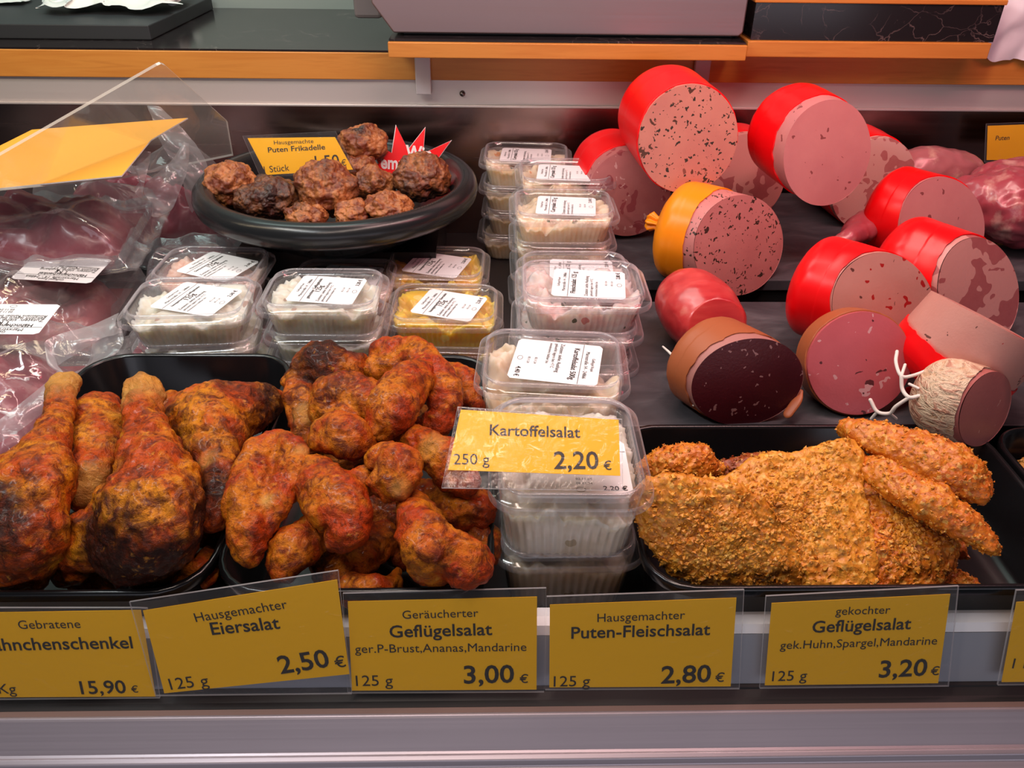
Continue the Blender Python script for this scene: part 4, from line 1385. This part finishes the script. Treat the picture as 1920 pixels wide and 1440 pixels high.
t = sausage('thick dark salami in a brown smoked casing with string', (1402, 718), .503, .0405, .058, (-.55, 1, -.08), (.10, -1, .14), .010, BROWNC, SALAMI, SALAMI, seed=12, rim=SALAMIRIM, jag=.0035, sq=.90)
C0 = az(1300, 716, .022)
V, F = tube([(*az(1243, 650, .03), .0008), (*az(1262, 668, .036), .0011), (*az(1288, 700, .03), .0012), (*az(1296, 728, .022), .0012), (*az(1300, 760, .014), .0009)], 8, 6)
V2, F2 = tube([(*az(1282, 722, .026), .0009), (*az(1296, 716, .027), .0018), (*az(1303, 726, .024), .0012)], 8, 5)
part('string', G().add(V, F).add(V2, F2), STRING, t)
V, F = tube([(*az(1478, 775, .010), .004), (*az(1494, 752, .018), .004), (*az(1500, 735, .022), .0025)], 10, 5, .3)
part('casing_flap', G().add(V, F), BROWNC, t)
t = sausage('round pink salami with its cut face to the front', (1612, 682), .520, .0405, .034, (.05, 1, -.40), (-.02, -1, .42), .003, BROWNC, PINKSAL, PINKSAL, seed=13, jag=.001)

# smoked loin: a rounded dry-cured piece with a flat cut front
V, Nn, F = fuse([tube([(*az(1296, 566, .034), .0325), (*az(1312, 584, .033), .0345), (*az(1328, 604, .031), .0325)], 40, 8, .9)], .0018, 6)
f = fbm(V, 30, 3, 3)
V = V+Nn*(f*.0010)[:, None]
nf = unit((.10, -1, .45)); pc = az(1318, 622, .034)
dd = (V-pc)@nf; V = V-np.outer(np.clip(dd, 0, 1)*.92, nf)
solo('smoked_loin', G().add(V, F), LACHS, 'red smoked poultry loin lying left of the slate', 'smoked meat')

# end piece standing upright, its cut face turned up and away
sausage('upright red cased end piece with a pale peeled band at the right', (1856, 603), .52, .0470, .066, (-.42, .06, -.90), (.42, .16, .86), .030, RED, PAPRIKA, PAPRIKA, seed=14, jag=.002, zc=.074, sq=1.0, taper=.45)

# netted pink sausage with white casing and tied strings
ns = sausage('small pink sausage in a pale netted casing with white strings', (1848, 768), .500, .0268, .050, (-.90, .40, .12), (.60, -1, .22), .008, NETC, GARLIC, GARLIC, seed=15, zc=.036, name='netted_sausage', jag=.002, sq=1.08, taper=.5, casing_name='net_casing', knot=False)
g = G()
def strand(px, r=.0010):
    V, F = tube([(*az(x, y, z), r) for x, y, z in px], 8, 6); g.add(V, F)
strand([(1682, 659, .058), (1680, 680, .056), (1690, 705, .052), (1712, 704, .052), (1745, 692, .054)], .0013)
strand([(1690, 705, .052), (1692, 730, .044), (1705, 745, .042), (1725, 742, .044)], .0014)
strand([(1705, 745, .042), (1680, 762, .032), (1668, 775, .024), (1645, 772, .022), (1632, 750, .028)], .0014)
strand([(1645, 772, .022), (1634, 785, .014)], .0012)
strand([(1668, 775, .024), (1680, 785, .016)], .0012)
strand([(1697, 684, .056), (1690, 705, .052)], .0011)
strand([(1705, 720, .048), (1722, 728, .048)], .0010)
part('string', g, STRING, ns)

# hams at the right rear
def lump(name, label, cat, limbs, seed, mat, amp=.004, flat=.8, group=None, voxel=.002):
    V, Nn, F = fuse([limb(l, flat=flat) for l in limbs], voxel, 6)
    f = fbm(V, 24, 3, seed); k = ridged(V, 60, seed)
    V = V+Nn*(f*amp+k*amp*.3)[:, None]
    return solo(name, G().add(V, F), mat, label, cat, group)
HG = 'cooked hams at the rear'
def lump_y(pts):
    P = []
    for px, py, y, w in pts:
        c = ay(px, py, y); P.append((*c, pr(w, c)))
    return tube(P, 28, 7, .85)
def lumpy(name, label, cat, sets, seed, mat, amp=.004, group=HG):
    V, Nn, F = fuse([lump_y(s) for s in sets], .002, 6)
    f = fbm(V, 24, 3, seed); k = ridged(V, 60, seed)
    V = V+Nn*(f*amp+k*amp*.3)[:, None]
    return solo(name, G().add(V, F), mat, label, cat, group)
lumpy('cooked_ham', 'pale pink ham piece at the rear behind the red sausages', 'ham', [[(1690, 320, .930, 80), (1740, 315, .930, 90), (1800, 318, .930, 80), (1840, 325, .930, 40)]], 61, RAWP, .003)
lumpy('cooked_ham', 'dark marbled ham at the right edge behind the sausages', 'ham', [[(1835, 375, .840, 110), (1890, 385, .830, 160), (1960, 385, .83, 160)], [(1860, 345, .86, 90), (1930, 335, .86, 90)]], 62, RAWM, .005)
lumpy('cooked_ham', 'small marbled meat end behind the red sausage pair', 'ham', [[(1636, 415, .80, 52), (1610, 432, .78, 50), (1590, 446, .76, 34), (1572, 452, .755, 20)]], 63, RAWM, .004)


# ------------------------------------------------------------------ vacuum bags with meat, acrylic sheet and yellow board
def bag(label, c, w, d, h, rz, tilt, seed, meatm, flaps=(), lab=None, meats=((0, 0, .8, .7),), roll=0):
    """pillow of film over lumps of meat, base centre at c"""
    R = (Matrix.Rotation(math.radians(rz), 3, 'Z') @ Matrix.Rotation(math.radians(tilt), 3, 'X') @ Matrix.Rotation(math.radians(roll), 3, 'Y'))
    R = np.array(R)
    t = thing('vacuum_bag', label, 'vacuum bag', c, 'clear vacuum bags of meat')
    n = 84
    u = np.linspace(-1, 1, n); U, W = np.meshgrid(u, u)
    U = U.ravel(); W = W.ravel()
    base = np.stack([U*w/2, W*d/2, 0*U], 1)
    core = np.clip(1-np.maximum(np.abs(U)**1.0, np.abs(W)), 0, 1)
    pil = np.clip((core-.07)/.45, 0, 1)
    pil = np.sqrt(pil*(2-pil))
    r1 = ridged(base, 9, seed)**3; r2 = ridged(base+fbm(base, 12, 2, seed)[:, None]*.03, 16, seed+3)
    top = base.copy()
    top[:, 2] = .0025+pil*h*(.80+.28*fbm(base, 16, 2, seed+1))+np.clip(r2-.5, 0, 1)*.012*(.3+pil)+np.clip(r1-.4, 0, 1)*.005
    edge = core < .10
    top[edge, 2] += .006*fbm(base[edge], 30, 2, seed+8)
    bot = base.copy(); bot[:, 2] = .0005+np.where(edge, top[:, 2]-.003, 0)
    F = [(i*n+j, i*n+j+1, (i+1)*n+j+1, (i+1)*n+j) for i in range(n-1) for j in range(n-1)]
    g = G()
    g.add(top@R.T+c, F, 0); g.add(bot@R.T+c, [f[::-1] for f in F], 0)
    # meat lumps follow the inside of the film
    for mx, my, mwid, mdep in meats:
        pass
    m = 60
    uu = np.linspace(-1, 1, m); A, B_ = np.meshgrid(uu, uu); A = A.ravel(); B_ = B_.ravel()
    P = np.stack([A*w/2*.82, B_*d/2*.80, 0*A], 1)
    cr = np.clip(1-(np.abs(A)**3+np.abs(B_)**3), 0, 1)**.5
    Pz = P.copy(); Pz[:, 2] = .001+cr*h*(.62+.25*fbm(P, 26, 3, seed+5)-.16*np.clip(ridged(P, 20, seed+6)-.3, 0, 1))
    Pb = P.copy(); Pb[:, 2] = .0008
    F2 = [(i*m+j, i*m+j+1, (i+1)*m+j+1, (i+1)*m+j) for i in range(m-1) for j in range(m-1)]
    gm = G().add(Pz@R.T+c, F2, 0).add(Pb@R.T+c, [f[::-1] for f in F2], 0)
    part('meat', gm, meatm, t)
    for fl in flaps:
        # a free strip of film: rows of (left px, right px) at given depth y
        rows = [(ay(*a_, ya), ay(*b_, yb_)) for a_, ya, b_, yb_ in fl]
        La = catmull([r_[0] for r_ in rows], 10); Lb = catmull([r_[1] for r_ in rows], 10)
        k = 14
        Vs = []
        for i in range(len(La)):
            for q in np.linspace(0, 1, k):
                p = La[i]*(1-q)+Lb[i]*q
                p = p+np.array([0, -1, .3])*.005*math.sin(q*PI)*(1+.8*math.sin(i*.5+seed))
                Vs.append(p)
        Vs = np.array(Vs); Vs[:, 1] += fbm(Vs, 45, 2, seed+2)*.004
        Ff = [(i*k+j, i*k+j+1, (i+1)*k+j+1, (i+1)*k+j) for i in range(len(La)-1) for j in range(k-1)]
        g.add(Vs, Ff, 1)
    part('film', g, [FILM, FLAP], t)
    if lab:
        lx, ly, lw, ld, lr = lab
        gl = label_mesh(lw, ld, 'Hähnchenschenkel|1 Kg', '15,90', lr)
        Vl = gl.verts()
        ii = np.clip(((Vl[:, 0]+lx)/w+.5)*(n-1), 0, n-1).astype(int); jj = np.clip(((Vl[:, 1]+ly)/d+.5)*(n-1), 0, n-1).astype(int)
        zz = .0035+h*.92
        Vl = Vl+np.array([lx, ly, zz])
        gl.V = [Vl@R.T+c]
        part('paper_label', gl, [WHITEP, INK], t)
    return t


bag('clear bag of raw meat in front at the left, beside the leg tray', np.array([-.458, .560, -.048]), .235, .205, .075, 4, 5, 71, RAWM2, lab=(.045, .055, .080, .046, 176),
    flaps=[[((222, 588), .645, (232, 620), .63), ((165, 612), .62, (182, 640), .60), ((85, 640), .59, (105, 690), .58), ((110, 690), .575, (140, 715), .565), ((40, 755), .53, (60, 790), .52), ((-20, 800), .50, (0, 830), .49)],
           [((228, 600), .65, (175, 612), .64), ((228, 650), .63, (165, 680), .62), ((165, 705), .595, (125, 705), .59)]])
bag('clear bag of pale meat with a paper label, in the middle of the left pile', np.array([-.495, .748, -.050]), .235, .165, .070, 0, 6, 72, RAWP, lab=(.070, -.004, .080, .046, 174))
bag('clear bag of dark red meat under the yellow board', np.array([-.520, .800, .020]), .33, .135, .062, 2, 8, 73, RAW)
bag('clear bag of raw meat at the rear with a tall flared film end', np.array([-.430, .938, -.050]), .25, .115, .130, -4, 0, 74, RAW,
    flaps=[[((275, 198), .90, (300, 200), .90), ((285, 225), .89, (345, 245), .90), ((300, 265), .88, (385, 300), .89), ((320, 300), .87, (392, 345), .88), ((345, 345), .865, (360, 400), .87)],
           [((345, 265), .84, (355, 268), .84), ((318, 305), .83, (352, 315), .835), ((270, 350), .82, (335, 365), .825), ((285, 385), .81, (320, 395), .815), ((283, 405), .80, (295, 408), .80)],
           [((262, 280), .82, (283, 285), .82), ((250, 310), .81, (278, 315), .81), ((262, 335), .80, (272, 338), .80), ((255, 350), .80, (268, 372), .80)]])
bag('flat clear bag of red meat below the pink salad tubs', np.array([-.292, .732, -.0545]), .16, .10, .0150, 0, 0, 77, RAW)
bag('small clear bag of red meat between the left pile and the pink salad', np.array([-.325, .820, -.050]), .10, .11, .075, 10, 0, 76, RAW)

yb_ = thing('yellow_board', 'large yellow board with white edge lying on the meat bags', 'board', ay(120, 330, .78))
def slab(pts, th, gi=None):
    c = [np.array(p) for p in pts]
    nz = unit(np.cross(c[1]-c[0], c[2]-c[0]))
    if nz[2] < 0: nz = -nz
    n = len(c)
    g = G()
    g.add([p for p in c], [tuple(range(n))], 0, False)
    g.add([p-nz*th for p in c], [tuple(range(n))[::-1]], 1, False)
    g.add([p for p in c]+[p-nz*th for p in c], [(i, (i+1) % n, n+(i+1) % n, n+i) for i in range(n)], 1, False)
    return g
O, e1, e2 = ay(0, 355, .725), ay(228, 329, .735), ay(60, 243, .860)
pn = unit(np.cross(e1-O, e2-O))
def onp(p, lift=0):
    d = ray(*p); return EYE+d*(((O-EYE)@pn)/(d@pn))+pn*lift*(1 if pn[2] > 0 else -1)
part('card', slab([onp(p) for p in ((-90, 362), (228, 329), (283, 262), (352, 221), (60, 243), (-90, 318))], .0012), [plain('orange_yellow_card', (.80, .36, .03), .5), plain('card_white', (.75, .72, .68), .5)], yb_)
Ka, Kb, Kc = ay(300, 119, .78), ay(0, 289, .69), ay(432, 240, .88)
pn = unit(np.cross(Kb-Ka, Kc-Ka)); O = Ka
pts = [onp(p) for p in ((-110, 352), (293, 121), (300, 118), (308, 121), (425, 226), (436, 290), (300, 318), (228, 333), (-110, 366))]
g = G(); n = len(pts)
g.add([p+pn*.0015 for p in pts], [tuple(range(n))], 0, False); g.add([p-pn*.0015 for p in pts], [tuple(range(n))[::-1]], 0, False)
g.add([p+pn*.0015 for p in pts]+[p-pn*.0015 for p in pts], [(i, (i+1) % n, n+(i+1) % n, n+i) for i in range(n)], 1, False)
solo('acrylic_sheet', g, [ACRYL, ACRYLEDGE], 'clear acrylic divider sheet leaning over the left meat bags', 'acrylic sheet')
